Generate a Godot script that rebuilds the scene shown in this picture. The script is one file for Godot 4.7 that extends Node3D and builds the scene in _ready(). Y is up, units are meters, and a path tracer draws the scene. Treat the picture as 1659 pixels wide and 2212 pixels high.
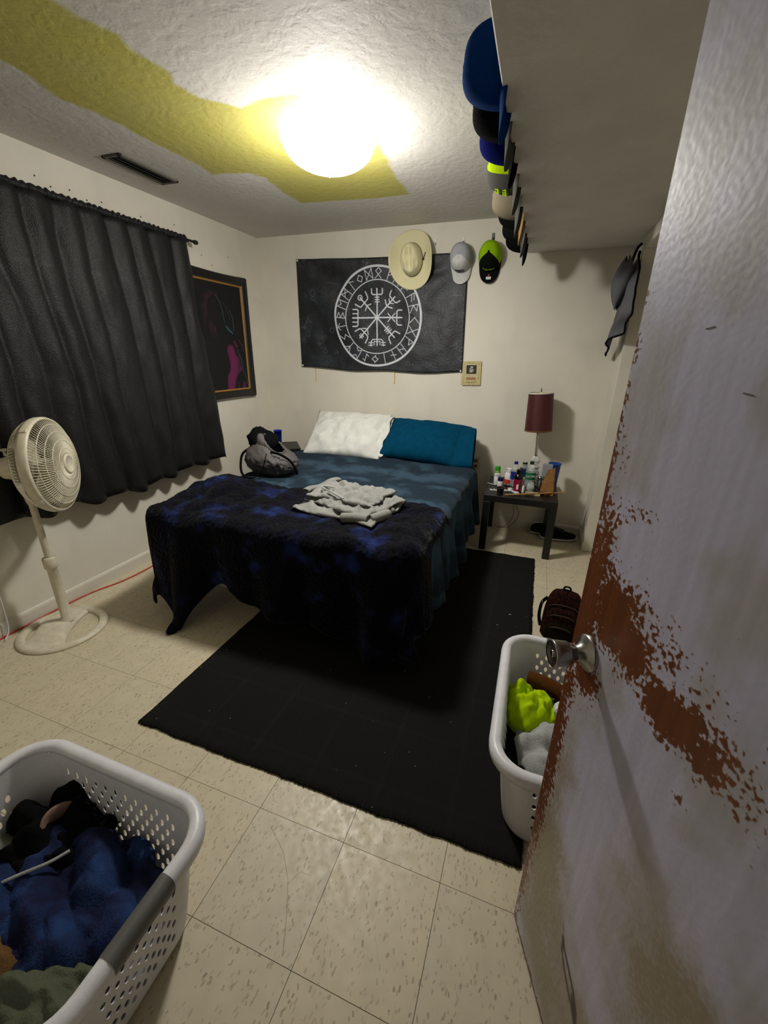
extends Node3D

# ---------------------------------------------------------------- camera, light
const CAM := Vector3(2.4798, 1.42235, 3.6018)
const CAM_ROT := Vector3(-0.36587, 0.33872, 0.015458)
const H := 2.3405          # ceiling height
const T := 0.3048          # floor tile
const SOF := 2.11          # underside of the soffit
const LAMP := Vector3(1.45, 2.34, 1.5)

func setup_view() -> void:
	var cam := Camera3D.new()
	cam.name = "camera"
	cam.projection = Camera3D.PROJECTION_PERSPECTIVE
	cam.keep_aspect = Camera3D.KEEP_HEIGHT
	cam.fov = rad_to_deg(2.0 * atan(1106.0 / 896.2623))
	cam.near = 0.02
	cam.far = 40.0
	add_child(cam)
	cam.position = CAM
	cam.basis = Basis(Vector3.UP, CAM_ROT.y) * Basis(Vector3.RIGHT, CAM_ROT.x) * Basis(Vector3.BACK, CAM_ROT.z)
	cam.current = true
	var env := Environment.new()
	env.background_mode = Environment.BG_COLOR
	env.background_color = Color(0.01, 0.01, 0.012)
	env.ambient_light_source = Environment.AMBIENT_SOURCE_DISABLED
	env.tonemap_mode = Environment.TONE_MAPPER_LINEAR
	env.tonemap_exposure = 1.37
	env.sdfgi_enabled = true
	env.ssao_enabled = true
	env.ssil_enabled = true
	var we := WorldEnvironment.new()
	we.name = "world_environment"
	we.environment = env
	add_child(we)

# ---------------------------------------------------------------- helpers
var used := {}
var rng := RandomNumberGenerator.new()
var M := {}

func numbered(n: String) -> String:
	if not used.has(n):
		used[n] = 0
		return n
	used[n] += 1
	return "%s_%03d" % [n, used[n]]

func thing(called: String, label: String, category: String, at := Vector3.ZERO, group := "") -> Node3D:
	var o := Node3D.new()
	o.name = numbered(called)
	add_child(o)
	o.position = at
	o.set_meta("label", label)
	o.set_meta("category", category)
	if group != "":
		o.set_meta("group", group)
	return o

func struct(called: String) -> Node3D:
	var o := Node3D.new()
	o.name = called
	add_child(o)
	o.set_meta("kind", "structure")
	return o

func tag(o: Node, label: String, category := "", group := "") -> void:
	o.set_meta("label", label)
	if category != "":
		o.set_meta("category", category)
	if group != "":
		o.set_meta("group", group)

func new_st(smooth := true) -> SurfaceTool:
	var st := SurfaceTool.new()
	st.begin(Mesh.PRIMITIVE_TRIANGLES)
	st.set_smooth_group(0 if smooth else -1)
	return st

func part(called: String, st: SurfaceTool, m: Material, parent: Node, tangents := false) -> MeshInstance3D:
	st.index()
	st.generate_normals()
	if tangents:
		st.generate_tangents()
	var mi := MeshInstance3D.new()
	mi.mesh = st.commit()
	mi.material_override = m
	mi.name = called
	mi.cast_shadow = GeometryInstance3D.SHADOW_CASTING_SETTING_ON
	parent.add_child(mi, true)
	return mi

func solo(called: String, st: SurfaceTool, m: Material, label: String, category: String, group := "") -> MeshInstance3D:
	var mi := part(numbered(called), st, m, self)
	tag(mi, label, category, group)
	return mi

func inst(called: String, mesh: Mesh, m: Material, parent: Node, xf: Transform3D) -> MeshInstance3D:
	var mi := MeshInstance3D.new()
	mi.mesh = mesh
	mi.material_override = m
	mi.name = called
	parent.add_child(mi, true)
	mi.transform = xf
	return mi

func tri(st: SurfaceTool, a: Vector3, b: Vector3, c: Vector3, ua := Vector2.ZERO, ub := Vector2.ZERO, uc := Vector2.ZERO) -> void:
	st.set_uv(ua)
	st.add_vertex(a)
	st.set_uv(ub)
	st.add_vertex(b)
	st.set_uv(uc)
	st.add_vertex(c)

func tri_out(st: SurfaceTool, a: Vector3, b: Vector3, c: Vector3, out: Vector3) -> void:
	if (a - c).cross(a - b).dot(out) < 0.0:
		tri(st, a, c, b)
	else:
		tri(st, a, b, c)

func quad_out(st: SurfaceTool, a: Vector3, b: Vector3, c: Vector3, d: Vector3, out: Vector3) -> void:
	tri_out(st, a, b, c, out)
	tri_out(st, a, c, d, out)

# box with chamfered edges
func rbox(st: SurfaceTool, lo: Vector3, hi: Vector3, bev := 0.0, xf := Transform3D.IDENTITY) -> void:
	var c := (lo + hi) * 0.5
	var h := (hi - lo) * 0.5
	var b: float = min(bev, min(h.x, min(h.y, h.z)) * 0.95)
	var P := {}
	for sx in [-1, 1]:
		for sy in [-1, 1]:
			for sz in [-1, 1]:
				for ax in 3:
					var s := Vector3(sx, sy, sz)
					var e := h - Vector3(b, b, b)
					e[ax] = h[ax]
					P[[sx, sy, sz, ax]] = xf * (c + s * e)
	var cc := xf * c
	for ax in 3:
		var a1 := (ax + 1) % 3
		var a2 := (ax + 2) % 3
		for s in [-1, 1]:
			var q := []
			for k in [[-1, -1], [1, -1], [1, 1], [-1, 1]]:
				var sg := [0, 0, 0]
				sg[ax] = s
				sg[a1] = k[0]
				sg[a2] = k[1]
				q.append(P[[sg[0], sg[1], sg[2], ax]])
			quad_out(st, q[0], q[1], q[2], q[3], (q[0] + q[2]) * 0.5 - cc)
	if b > 0.0:
		for ax in 3:
			var a1 := (ax + 1) % 3
			var a2 := (ax + 2) % 3
			for s1 in [-1, 1]:
				for s2 in [-1, 1]:
					var q := []
					for k in [[-1, a1], [1, a1], [1, a2], [-1, a2]]:
						var sg := [0, 0, 0]
						sg[ax] = k[0]
						sg[a1] = s1
						sg[a2] = s2
						q.append(P[[sg[0], sg[1], sg[2], k[1]]])
					quad_out(st, q[0], q[1], q[2], q[3], (q[0] + q[2]) * 0.5 - cc)
		for sx in [-1, 1]:
			for sy in [-1, 1]:
				for sz in [-1, 1]:
					var a: Vector3 = P[[sx, sy, sz, 0]]
					tri_out(st, a, P[[sx, sy, sz, 1]], P[[sx, sy, sz, 2]], a - cc)

func boxpart(called: String, lo: Vector3, hi: Vector3, m: Material, parent: Node, bev := 0.002) -> MeshInstance3D:
	var st := new_st(false)
	rbox(st, lo, hi, bev)
	return part(called, st, m, parent)

# surface from a function of u, v in 0..1
func grid(st: SurfaceTool, nu: int, nv: int, f: Callable, flip := false) -> void:
	var P := []
	for j in nv + 1:
		var row := PackedVector3Array()
		for i in nu + 1:
			row.append(f.call(float(i) / nu, float(j) / nv))
		P.append(row)
	for j in nv:
		for i in nu:
			var a: Vector3 = P[j][i]
			var b: Vector3 = P[j][i + 1]
			var c: Vector3 = P[j + 1][i + 1]
			var d: Vector3 = P[j + 1][i]
			var ua := Vector2(float(i) / nu, float(j) / nv)
			var ub := Vector2(float(i + 1) / nu, float(j) / nv)
			var uc := Vector2(float(i + 1) / nu, float(j + 1) / nv)
			var ud := Vector2(float(i) / nu, float(j + 1) / nv)
			if flip:
				tri(st, a, c, b, ua, uc, ub)
				tri(st, a, d, c, ua, ud, uc)
			else:
				tri(st, a, b, c, ua, ub, uc)
				tri(st, a, c, d, ua, uc, ud)

# sheet with thickness th
func cloth(st: SurfaceTool, nu: int, nv: int, f: Callable, th: float, wrap := false) -> void:
	var P := []
	for j in nv + 1:
		var row := PackedVector3Array()
		for i in nu + 1:
			row.append(f.call(float(i) / nu, float(j) / nv))
		P.append(row)
	var A := []
	var B := []
	for j in nv + 1:
		var ra := PackedVector3Array()
		var rb := PackedVector3Array()
		for i in nu + 1:
			var i_a := i - 1
			var i_b := i + 1
			if wrap:
				i_a = (i - 1 + nu) % nu
				i_b = (i + 1) % nu if i < nu else 1
			var du: Vector3 = P[j][mini(i_b, nu)] - P[j][maxi(i_a, 0)]
			var dv: Vector3 = P[min(j + 1, nv)][i] - P[max(j - 1, 0)][i]
			var n := dv.cross(du).normalized()
			ra.append(P[j][i] + n * th * 0.5)
			rb.append(P[j][i] - n * th * 0.5)
		A.append(ra)
		B.append(rb)
	for j in nv:
		for i in nu:
			var ua := Vector2(float(i) / nu, float(j) / nv)
			var ub := Vector2(float(i + 1) / nu, float(j) / nv)
			var uc := Vector2(float(i + 1) / nu, float(j + 1) / nv)
			var ud := Vector2(float(i) / nu, float(j + 1) / nv)
			tri(st, A[j][i], A[j][i + 1], A[j + 1][i + 1], ua, ub, uc)
			tri(st, A[j][i], A[j + 1][i + 1], A[j + 1][i], ua, uc, ud)
			tri(st, B[j][i], B[j + 1][i + 1], B[j][i + 1], ua, uc, ub)
			tri(st, B[j][i], B[j + 1][i], B[j + 1][i + 1], ua, ud, uc)
	for i in nu:
		var u0 := Vector2(float(i) / nu, 0)
		var u1 := Vector2(float(i + 1) / nu, 0)
		tri(st, A[0][i], B[0][i], B[0][i + 1], u0, u0, u1)
		tri(st, A[0][i], B[0][i + 1], A[0][i + 1], u0, u1, u1)
		u0.y = 1
		u1.y = 1
		tri(st, A[nv][i], B[nv][i + 1], B[nv][i], u0, u1, u0)
		tri(st, A[nv][i], A[nv][i + 1], B[nv][i + 1], u0, u1, u1)
	if wrap:
		return
	for j in nv:
		var v0 := Vector2(0, float(j) / nv)
		var v1 := Vector2(0, float(j + 1) / nv)
		tri(st, A[j][0], B[j + 1][0], B[j][0], v0, v1, v0)
		tri(st, A[j][0], A[j + 1][0], B[j + 1][0], v0, v1, v1)
		v0.x = 1
		v1.x = 1
		tri(st, A[j][nu], B[j][nu], B[j + 1][nu], v0, v0, v1)
		tri(st, A[j][nu], B[j + 1][nu], A[j + 1][nu], v0, v1, v1)

# lathe: profile of (radius, y) from bottom to top about the y axis of xf
func lathe(st: SurfaceTool, prof: Array, n := 24, xf := Transform3D.IDENTITY) -> void:
	for k in prof.size() - 1:
		var p: Vector2 = prof[k]
		var q: Vector2 = prof[k + 1]
		for i in n:
			var a0 := TAU * i / n
			var a1 := TAU * (i + 1) / n
			var A := xf * Vector3(p.x * cos(a0), p.y, p.x * sin(a0))
			var B := xf * Vector3(p.x * cos(a1), p.y, p.x * sin(a1))
			var C := xf * Vector3(q.x * cos(a1), q.y, q.x * sin(a1))
			var D := xf * Vector3(q.x * cos(a0), q.y, q.x * sin(a0))
			var u0 := float(i) / n
			var u1 := float(i + 1) / n
			var v0 := 1.0 - float(k) / (prof.size() - 1)
			var v1 := 1.0 - float(k + 1) / (prof.size() - 1)
			if p.x > 1e-6:
				tri(st, A, B, C, Vector2(u0, v0), Vector2(u1, v0), Vector2(u1, v1))
			if q.x > 1e-6:
				tri(st, A, C, D, Vector2(u0, v0), Vector2(u1, v1), Vector2(u0, v1))

# tube along points; rad may be a float or an array; squash flattens the section along the second axis
func tube(st: SurfaceTool, pts: Array, rad, n := 8, closed := false, squash := 1.0, side := Vector3.ZERO) -> void:
	var m := pts.size()
	var rings := []
	var last_n := Vector3.ZERO
	for k in m:
		var pa: Vector3 = pts[(k - 1 + m) % m] if closed else pts[max(k - 1, 0)]
		var pb: Vector3 = pts[(k + 1) % m] if closed else pts[min(k + 1, m - 1)]
		var t := (pb - pa).normalized()
		if t.length() < 0.5:
			t = Vector3.UP
		var nn := side if side != Vector3.ZERO else last_n
		if nn == Vector3.ZERO:
			nn = Vector3.UP if abs(t.y) < 0.9 else Vector3.RIGHT
		nn = (nn - t * nn.dot(t)).normalized()
		last_n = nn
		var bb := t.cross(nn)
		var r: float = rad if (rad is float or rad is int) else rad[k]
		var ring := PackedVector3Array()
		for i in n:
			var a := TAU * i / n
			ring.append(pts[k] + nn * cos(a) * r + bb * sin(a) * r * squash)
		rings.append(ring)
	var segs := m if closed else m - 1
	for k in segs:
		var R0: PackedVector3Array = rings[k]
		var R1: PackedVector3Array = rings[(k + 1) % m]
		for i in n:
			var i2 := (i + 1) % n
			tri(st, R0[i], R1[i], R1[i2], Vector2(float(i) / n, float(k) / segs), Vector2(float(i) / n, float(k + 1) / segs), Vector2(float(i + 1) / n, float(k + 1) / segs))
			tri(st, R0[i], R1[i2], R0[i2], Vector2(float(i) / n, float(k) / segs), Vector2(float(i + 1) / n, float(k + 1) / segs), Vector2(float(i + 1) / n, float(k) / segs))
	if not closed:
		for i in n:
			var i2 := (i + 1) % n
			tri(st, pts[0], rings[0][i], rings[0][i2])
			tri(st, pts[m - 1], rings[m - 1][i2], rings[m - 1][i])

func spline(ctrl: Array, per := 8, closed := false) -> Array:
	var out := []
	var m := ctrl.size()
	var segs := m if closed else m - 1
	for k in segs:
		var p0: Vector3 = ctrl[(k - 1 + m) % m] if closed else ctrl[max(k - 1, 0)]
		var p1: Vector3 = ctrl[k]
		var p2: Vector3 = ctrl[(k + 1) % m]
		var p3: Vector3 = ctrl[(k + 2) % m] if closed else ctrl[min(k + 2, m - 1)]
		for i in per:
			out.append(p1.cubic_interpolate(p2, p0, p3, float(i) / per))
	if not closed:
		out.append(ctrl[m - 1])
	return out

func ss(a: float, b: float, x: float) -> float:
	return smoothstep(a, b, x)

func noise(sd: int, freq: float, oct := 3) -> FastNoiseLite:
	var n := FastNoiseLite.new()
	n.seed = sd
	n.noise_type = FastNoiseLite.TYPE_SIMPLEX_SMOOTH
	n.frequency = freq
	n.fractal_type = FastNoiseLite.FRACTAL_FBM
	n.fractal_octaves = oct
	return n

# ---------------------------------------------------------------- textures
func noise_normal(sd: int, freq: float, strength: float, size := 256, oct := 3) -> ImageTexture:
	var n := noise(sd, freq, oct)
	var im := n.get_seamless_image(size, size, false, false, 0.15)
	im.convert(Image.FORMAT_RGBA8)
	im.bump_map_to_normal_map(strength)
	im.generate_mipmaps()
	return ImageTexture.create_from_image(im)

# grey mottle from lo to 1, multiplied into a colour
func mottle(sd: int, freq: float, lo: float, size := 256, oct := 4) -> ImageTexture:
	var n := noise(sd, freq, oct)
	var im := n.get_seamless_image(size, size, false, false, 0.15)
	im.convert(Image.FORMAT_L8)
	var d := im.get_data()
	for i in d.size():
		d[i] = int(255.0 * (lo + (1.0 - lo) * d[i] / 255.0))
	im = Image.create_from_data(size, size, false, Image.FORMAT_L8, d)
	im.convert(Image.FORMAT_RGB8)
	im.generate_mipmaps()
	return ImageTexture.create_from_image(im)

func two_tone(sd: int, freq: float, c0: Color, c1: Color, a: float, b: float, size := 256, oct := 4) -> ImageTexture:
	var n := noise(sd, freq, oct)
	var im := n.get_seamless_image(size, size, false, false, 0.15)
	im.convert(Image.FORMAT_L8)
	var d := im.get_data()
	var out := PackedByteArray()
	out.resize(size * size * 3)
	var lut := []
	for i in 256:
		lut.append(c0.lerp(c1, smoothstep(a, b, i / 255.0)))
	for i in d.size():
		var c: Color = lut[d[i]]
		out[i * 3] = c.r8
		out[i * 3 + 1] = c.g8
		out[i * 3 + 2] = c.b8
	im = Image.create_from_data(size, size, false, Image.FORMAT_RGB8, out)
	im.generate_mipmaps()
	return ImageTexture.create_from_image(im)

func mat(c: Color, rough := 0.6, metal := 0.0) -> StandardMaterial3D:
	var m := StandardMaterial3D.new()
	m.albedo_color = c
	m.roughness = rough
	m.metallic = metal
	m.cull_mode = BaseMaterial3D.CULL_DISABLED
	return m

# triplanar material with mottle and relief
func tmat(c: Color, rough: float, tex, nrm, scale: float, nscale := 1.0) -> StandardMaterial3D:
	var m := mat(c, rough)
	if rough >= 0.8:
		m.metallic_specular = 0.12
	m.uv1_triplanar = true
	m.uv1_scale = Vector3(scale, scale, scale)
	if tex:
		m.albedo_texture = tex
	if nrm:
		m.normal_enabled = true
		m.normal_texture = nrm
		m.normal_scale = nscale
	return m

# soft brush line into an RGB8 byte image
func stroke(im: Image, a: Vector2, b: Vector2, w: float, c: Color, op := 1.0, soft := 1.0) -> void:
	var x0 := int(max(0.0, floor(min(a.x, b.x) - w - soft)))
	var x1 := int(min(im.get_width() - 1.0, ceil(max(a.x, b.x) + w + soft)))
	var y0 := int(max(0.0, floor(min(a.y, b.y) - w - soft)))
	var y1 := int(min(im.get_height() - 1.0, ceil(max(a.y, b.y) + w + soft)))
	var ab := b - a
	var l2: float = max(ab.length_squared(), 1e-6)
	for y in range(y0, y1 + 1):
		for x in range(x0, x1 + 1):
			var p := Vector2(x + 0.5, y + 0.5)
			var t: float = clamp((p - a).dot(ab) / l2, 0.0, 1.0)
			var d := (p - a - ab * t).length()
			var k: float = clamp((w * 0.5 - d) / soft + 0.5, 0.0, 1.0) * op
			if k > 0.0:
				im.set_pixel(x, y, im.get_pixel(x, y).lerp(c, k))

func poly(im: Image, pts: Array, w: float, c: Color, op := 1.0, soft := 1.0) -> void:
	for k in pts.size() - 1:
		stroke(im, pts[k], pts[k + 1], w, c, op, soft)

func ring(im: Image, cc: Vector2, r: float, w: float, c: Color, op := 1.0) -> void:
	var x0 := int(max(0.0, cc.x - r - w - 2))
	var x1 := int(min(im.get_width() - 1.0, cc.x + r + w + 2))
	var y0 := int(max(0.0, cc.y - r - w - 2))
	var y1 := int(min(im.get_height() - 1.0, cc.y + r + w + 2))
	for y in range(y0, y1 + 1):
		for x in range(x0, x1 + 1):
			var d: float = abs((Vector2(x + 0.5, y + 0.5) - cc).length() - r)
			var k: float = clamp(w * 0.5 - d + 0.5, 0.0, 1.0) * op
			if k > 0.0:
				im.set_pixel(x, y, im.get_pixel(x, y).lerp(c, k))

func tex(im: Image) -> ImageTexture:
	im.generate_mipmaps()
	return ImageTexture.create_from_image(im)

func uvmat(im: Image, rough := 0.7) -> StandardMaterial3D:
	var m := mat(Color.WHITE, rough)
	m.albedo_texture = tex(im)
	return m

func lettering(s: String, size: float, m: Material, parent: Node, xf: Transform3D, font_name := "Droid Sans", depth := 0.001) -> void:
	var f := SystemFont.new()
	f.font_names = PackedStringArray([font_name])
	var t := TextMesh.new()
	t.text = s
	t.font = f
	t.font_size = 32
	t.pixel_size = size / 32.0
	t.depth = depth
	inst("lettering", t, m, parent, xf)

func setup_materials() -> void:
	var plaster := noise_normal(3, 0.03, 3.0, 256, 4)
	var weave := noise_normal(5, 0.22, 4.0, 256, 2)
	var crease := noise_normal(8, 0.012, 10.0, 256, 3)
	var soft := mottle(11, 0.02, 0.88)
	var softer := mottle(12, 0.01, 0.94)
	var fuzz := mottle(13, 0.25, 0.7, 256, 2)
	M.weave = weave
	M.rough_tex = mottle(14, 0.03, 0.55)
	M.soft = soft
	M.fuzz = fuzz
	M.crease = crease
	M.wall = tmat(Color(0.86, 0.838, 0.785), 0.62, mottle(15, 0.006, 0.96), plaster, 1.6, 0.08)
	M.ceil_relief = noise_normal(21, 0.035, 9.0, 512, 4)
	M.soffit = tmat(Color(0.80, 0.785, 0.755), 0.75, softer, M.ceil_relief, 1.0, 0.15)
	M.trim = tmat(Color(0.84, 0.82, 0.77), 0.4, softer, null, 1.0)
	M.white_plastic = tmat(Color(0.86, 0.86, 0.88), 0.38, softer, noise_normal(31, 0.12, 1.5), 6.0, 0.3)
	M.cream_plastic = tmat(Color(0.86, 0.83, 0.74), 0.42, mottle(32, 0.03, 0.86), null, 3.0)
	M.grey_grip = tmat(Color(0.36, 0.36, 0.35), 0.5, softer, null, 3.0)
	M.black_wood = tmat(Color(0.075, 0.07, 0.068), 0.45, mottle(41, 0.03, 0.7), null, 2.0)
	M.black_paint = tmat(Color(0.05, 0.05, 0.055), 0.5, soft, null, 2.0)
	M.chrome = mat(Color(0.72, 0.71, 0.69), 0.18, 1.0)
	M.steel = mat(Color(0.62, 0.61, 0.59), 0.3, 1.0)
	M.curtain = tmat(Color(0.105, 0.105, 0.107), 0.5, mottle(44, 0.06, 0.85), weave, 3.0, 0.35)
	M.curtain.metallic_specular = 0.35
	M.curtain.rim_enabled = true
	M.curtain.rim = 0.06
	M.blue_blanket = tmat(Color(1, 1, 1), 0.92, two_tone(51, 0.008, Color(0.115, 0.165, 0.21), Color(0.20, 0.28, 0.34), 0.35, 0.7), weave, 1.6, 0.5)
	M.blue_blanket.rim_enabled = true
	M.blue_blanket.rim = 0.08
	M.blue_blanket.rim_tint = 1.0
	M.navy = tmat(Color(1, 1, 1), 0.8, two_tone(52, 0.012, Color(0.026, 0.027, 0.055), Color(0.11, 0.165, 0.36), 0.50, 0.95, 512, 5), weave, 0.7, 0.5)  # blue patches put the sheen of the nap into the colour
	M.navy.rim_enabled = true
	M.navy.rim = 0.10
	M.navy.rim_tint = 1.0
	M.sheet = tmat(Color(0.77, 0.76, 0.73), 0.9, soft, weave, 3.0, 0.4)
	M.white_cloth = tmat(Color(0.86, 0.86, 0.84), 0.9, softer, noise_normal(54, 0.1, 5.0), 5.0, 0.6)
	M.teal = tmat(Color(0.02, 0.25, 0.36), 0.85, mottle(55, 0.02, 0.85), weave, 3.0, 0.5)
	M.grey_cloth = tmat(Color(0.62, 0.62, 0.60), 0.95, fuzz, weave, 5.0, 0.6)
	M.light_grey_cloth = tmat(Color(0.72, 0.73, 0.72), 0.95, fuzz, weave, 5.0, 0.6)
	M.dark_grey_cloth = tmat(Color(0.36, 0.34, 0.34), 0.7, fuzz, weave, 5.0, 0.5)
	M.black_cloth = tmat(Color(0.075, 0.075, 0.08), 0.9, fuzz, weave, 5.0, 0.6)
	M.rug = tmat(Color(0.21, 0.205, 0.20), 1.0, mottle(61, 0.3, 0.45, 512, 3), noise_normal(62, 0.35, 8.0, 512, 2), 4.0, 1.0)
	M.lime = tmat(Color(0.72, 0.86, 0.06), 0.8, mottle(63, 0.3, 0.8), weave, 8.0, 0.5)
	M.wood_tan = tmat(Color(0.72, 0.53, 0.29), 0.55, mottle(64, 0.03, 0.7), null, 6.0)
	M.orange = mat(Color(0.72, 0.17, 0.06), 0.5)
	M.clear = mat(Color(0.92, 0.96, 0.95, 0.22), 0.06)
	M.clear.transparency = BaseMaterial3D.TRANSPARENCY_ALPHA
	M.paper_white = tmat(Color(0.86, 0.86, 0.84), 0.8, softer, null, 3.0)
	M.frame = tmat(Color(0.085, 0.078, 0.065), 0.42, mottle(65, 0.05, 0.6), null, 6.0)
	M.gilt = mat(Color(0.66, 0.47, 0.22), 0.45, 0.35)
	M.paper_cream = tmat(Color(0.80, 0.75, 0.58), 0.7, softer, null, 3.0)
	M.vent = tmat(Color(0.42, 0.40, 0.36), 0.6, mottle(66, 0.06, 0.6), null, 8.0)
	M.duct_shade = mat(Color(0.02, 0.02, 0.02), 0.9)

# ---------------------------------------------------------------- the room
const DX := Vector3(0.371, 0.0, 0.929)     # door, from free edge to hinge
const DO := Vector3(2.606, 0.012, 2.857)   # free edge at the floor

func build_shell() -> void:
	# floor
	var fl := struct("floor")
	boxpart("subfloor", Vector3(-0.1, -0.12, -0.1), Vector3(3.8, -0.003, 5.0), mat(Color(0.13, 0.115, 0.09), 0.9), fl, 0.0)
	var tile := new_st(false)
	var e := T * 0.5 - 0.0007
	var top := [Vector3(-e, 0, -e), Vector3(e, 0, -e), Vector3(e, 0, e), Vector3(-e, 0, e)]
	tri(tile, top[0], top[1], top[2], Vector2(0, 0), Vector2(1, 0), Vector2(1, 1))
	tri(tile, top[0], top[2], top[3], Vector2(0, 0), Vector2(1, 1), Vector2(0, 1))
	for k in 4:
		var a: Vector3 = top[k]
		var b: Vector3 = top[(k + 1) % 4]
		var dn := Vector3(0, -0.003, 0)
		quad_out(tile, a, b, b + dn, a + dn, a + b)
	tile.generate_normals()
	var tmesh := tile.commit()
	var tms := []
	for v in 5:
		tms.append(tile_material(v))
	for i in range(-6, 7):
		for j in range(-10, 7):
			var cx := 1.79374 + (i + 0.5) * T
			var cz := 2.84994 + (j + 0.5) * T
			var v := rng.randi() % 4
			var rot := PI * (rng.randi() % 2)
			if i == 0 and j == 0:
				v = 4
				rot = 0.0
			var mi := inst("tile", tmesh, tms[v], fl, Transform3D(Basis(Vector3.UP, rot), Vector3(cx, 0.0, cz)))
			mi.visible = true
	# walls
	var wl := struct("wall_left")
	boxpart("plaster", Vector3(-0.12, -0.02, -0.12), Vector3(0, H + 0.1, 3.7), M.wall, wl, 0.0)
	var wb := struct("wall_back")
	boxpart("plaster", Vector3(0.0, -0.02, -0.12), Vector3(3.9, H + 0.1, 0), M.wall, wb, 0.0)
	var wr := struct("wall_right")
	boxpart("plaster", Vector3(2.975, -0.02, 0.0), Vector3(3.075, SOF + 0.2, 0.30), M.wall, wr, 0.0)
	boxpart("header", Vector3(2.975, 2.04, 0.30), Vector3(3.075, SOF + 0.2, 2.3), M.wall, wr, 0.0)
	boxpart("plaster", Vector3(2.975, -0.02, 2.3), Vector3(3.075, SOF + 0.2, 3.7), M.wall, wr, 0.0)
	boxpart("closet_back", Vector3(3.65, -0.02, 0.0), Vector3(3.75, SOF + 0.2, 3.7), M.wall, wr, 0.0)
	boxpart("closet_side", Vector3(3.075, -0.02, 2.2), Vector3(3.65, SOF + 0.2, 2.3), M.wall, wr, 0.0)
	var wf := struct("wall_front")
	boxpart("plaster", Vector3(0.0, -0.02, 3.585), Vector3(2.10, H + 0.1, 3.7), M.wall, wf, 0.0)
	boxpart("plaster", Vector3(2.92, -0.02, 3.585), Vector3(3.9, H + 0.1, 3.7), M.wall, wf, 0.0)
	boxpart("header", Vector3(2.10, 2.06, 3.585), Vector3(2.92, H + 0.1, 3.7), M.wall, wf, 0.0)
	var wh := struct("wall_hall")
	boxpart("plaster", Vector3(1.4, -0.02, 4.9), Vector3(3.9, H + 0.1, 5.0), M.wall, wh, 0.0)
	boxpart("plaster", Vector3(1.3, -0.02, 3.7), Vector3(1.4, H + 0.1, 5.0), M.wall, wh, 0.0)
	boxpart("plaster", Vector3(3.8, -0.02, 3.7), Vector3(3.9, H + 0.1, 5.0), M.wall, wh, 0.0)
	# ceiling with a yellow band blended into its colour
	var ce := struct("ceiling")
	boxpart("slab", Vector3(-0.12, H + 0.002, -0.12), Vector3(3.9, H + 0.14, 5.0), M.soffit, ce, 0.0)
	var st := new_st(false)
	var c0 := Vector3(0, H, 0)
	tri(st, c0, c0 + Vector3(2.4, 0, 0), c0 + Vector3(2.4, 0, 3.6), Vector2(0, 0), Vector2(1, 0), Vector2(1, 1))
	tri(st, c0, c0 + Vector3(2.4, 0, 3.6), c0 + Vector3(0, 0, 3.6), Vector2(0, 0), Vector2(1, 1), Vector2(0, 1))
	part("plaster", st, ceiling_material(), ce, true)
	var so := struct("ceiling_soffit")
	boxpart("plaster", Vector3(2.275, SOF, 0.0), Vector3(3.7, H, 3.585), M.soffit, so, 0.004)
	# skirting
	var bl := struct("baseboard_left")
	skirting(bl, Vector3(0, 0, 0.0), Vector3(0, 0, 3.585), Vector3(1, 0, 0))
	var bb := struct("baseboard_back")
	skirting(bb, Vector3(0.012, 0, 0), Vector3(2.963, 0, 0), Vector3(0, 0, 1))
	var br := struct("baseboard_right")
	skirting(br, Vector3(2.975, 0, 0.0), Vector3(2.975, 0, 0.315), Vector3(-1, 0, 0))
	var t1 := struct("trim_1")
	boxpart("closet_jamb", Vector3(2.968, 0.0, 0.30), Vector3(3.085, 2.04, 0.318), M.trim, t1, 0.003)
	# marks left on the walls
	rng.seed = 71
	var nh := new_st(false)
	for q in [[2.02, 2.2], [1.83, 2.215], [1.76, 2.19], [1.66, 2.205], [1.57, 2.185], [1.48, 2.2], [1.37, 2.175], [1.22, 2.195], [1.15, 2.16], [0.95, 2.215], [0.72, 2.08], [0.62, 2.03], [0.42, 2.12], [2.3, 2.21], [0.30, 1.18]]:
		lathe(nh, [Vector2(0.0045, 0.0), Vector2(0.003, 0.0012), Vector2(0, 0.0012)], 8, Transform3D(Basis(Vector3.BACK, -PI / 2), Vector3(0, q[1], q[0])))
	var nhp := part("nail_hole", nh, mat(Color(0.16, 0.15, 0.14), 0.9), wl)
	nhp.set_meta("kind", "stuff")
	for q in [[0.52, 1.285, 0.12, 0.006], [1.29, 1.283, 0.115, 0.007]]:
		var dr := new_st()
		var pts := []
		var rr := []
		for k in 9:
			var t := k / 8.0
			pts.append(Vector3(q[0] + 0.002 * sin(k * 1.7), q[1] - q[2] * t, 0.0))
			rr.append(q[3] * (0.8 - 0.35 * t + (0.25 if k == 7 else 0.0)))
		tube(dr, pts, rr, 6, false, 1.0, Vector3.RIGHT)
		var di := part("glue_drip", dr, mat(Color(0.80, 0.66, 0.36), 0.4), wb)
		di.scale = Vector3(1, 1, 0.12)

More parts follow.
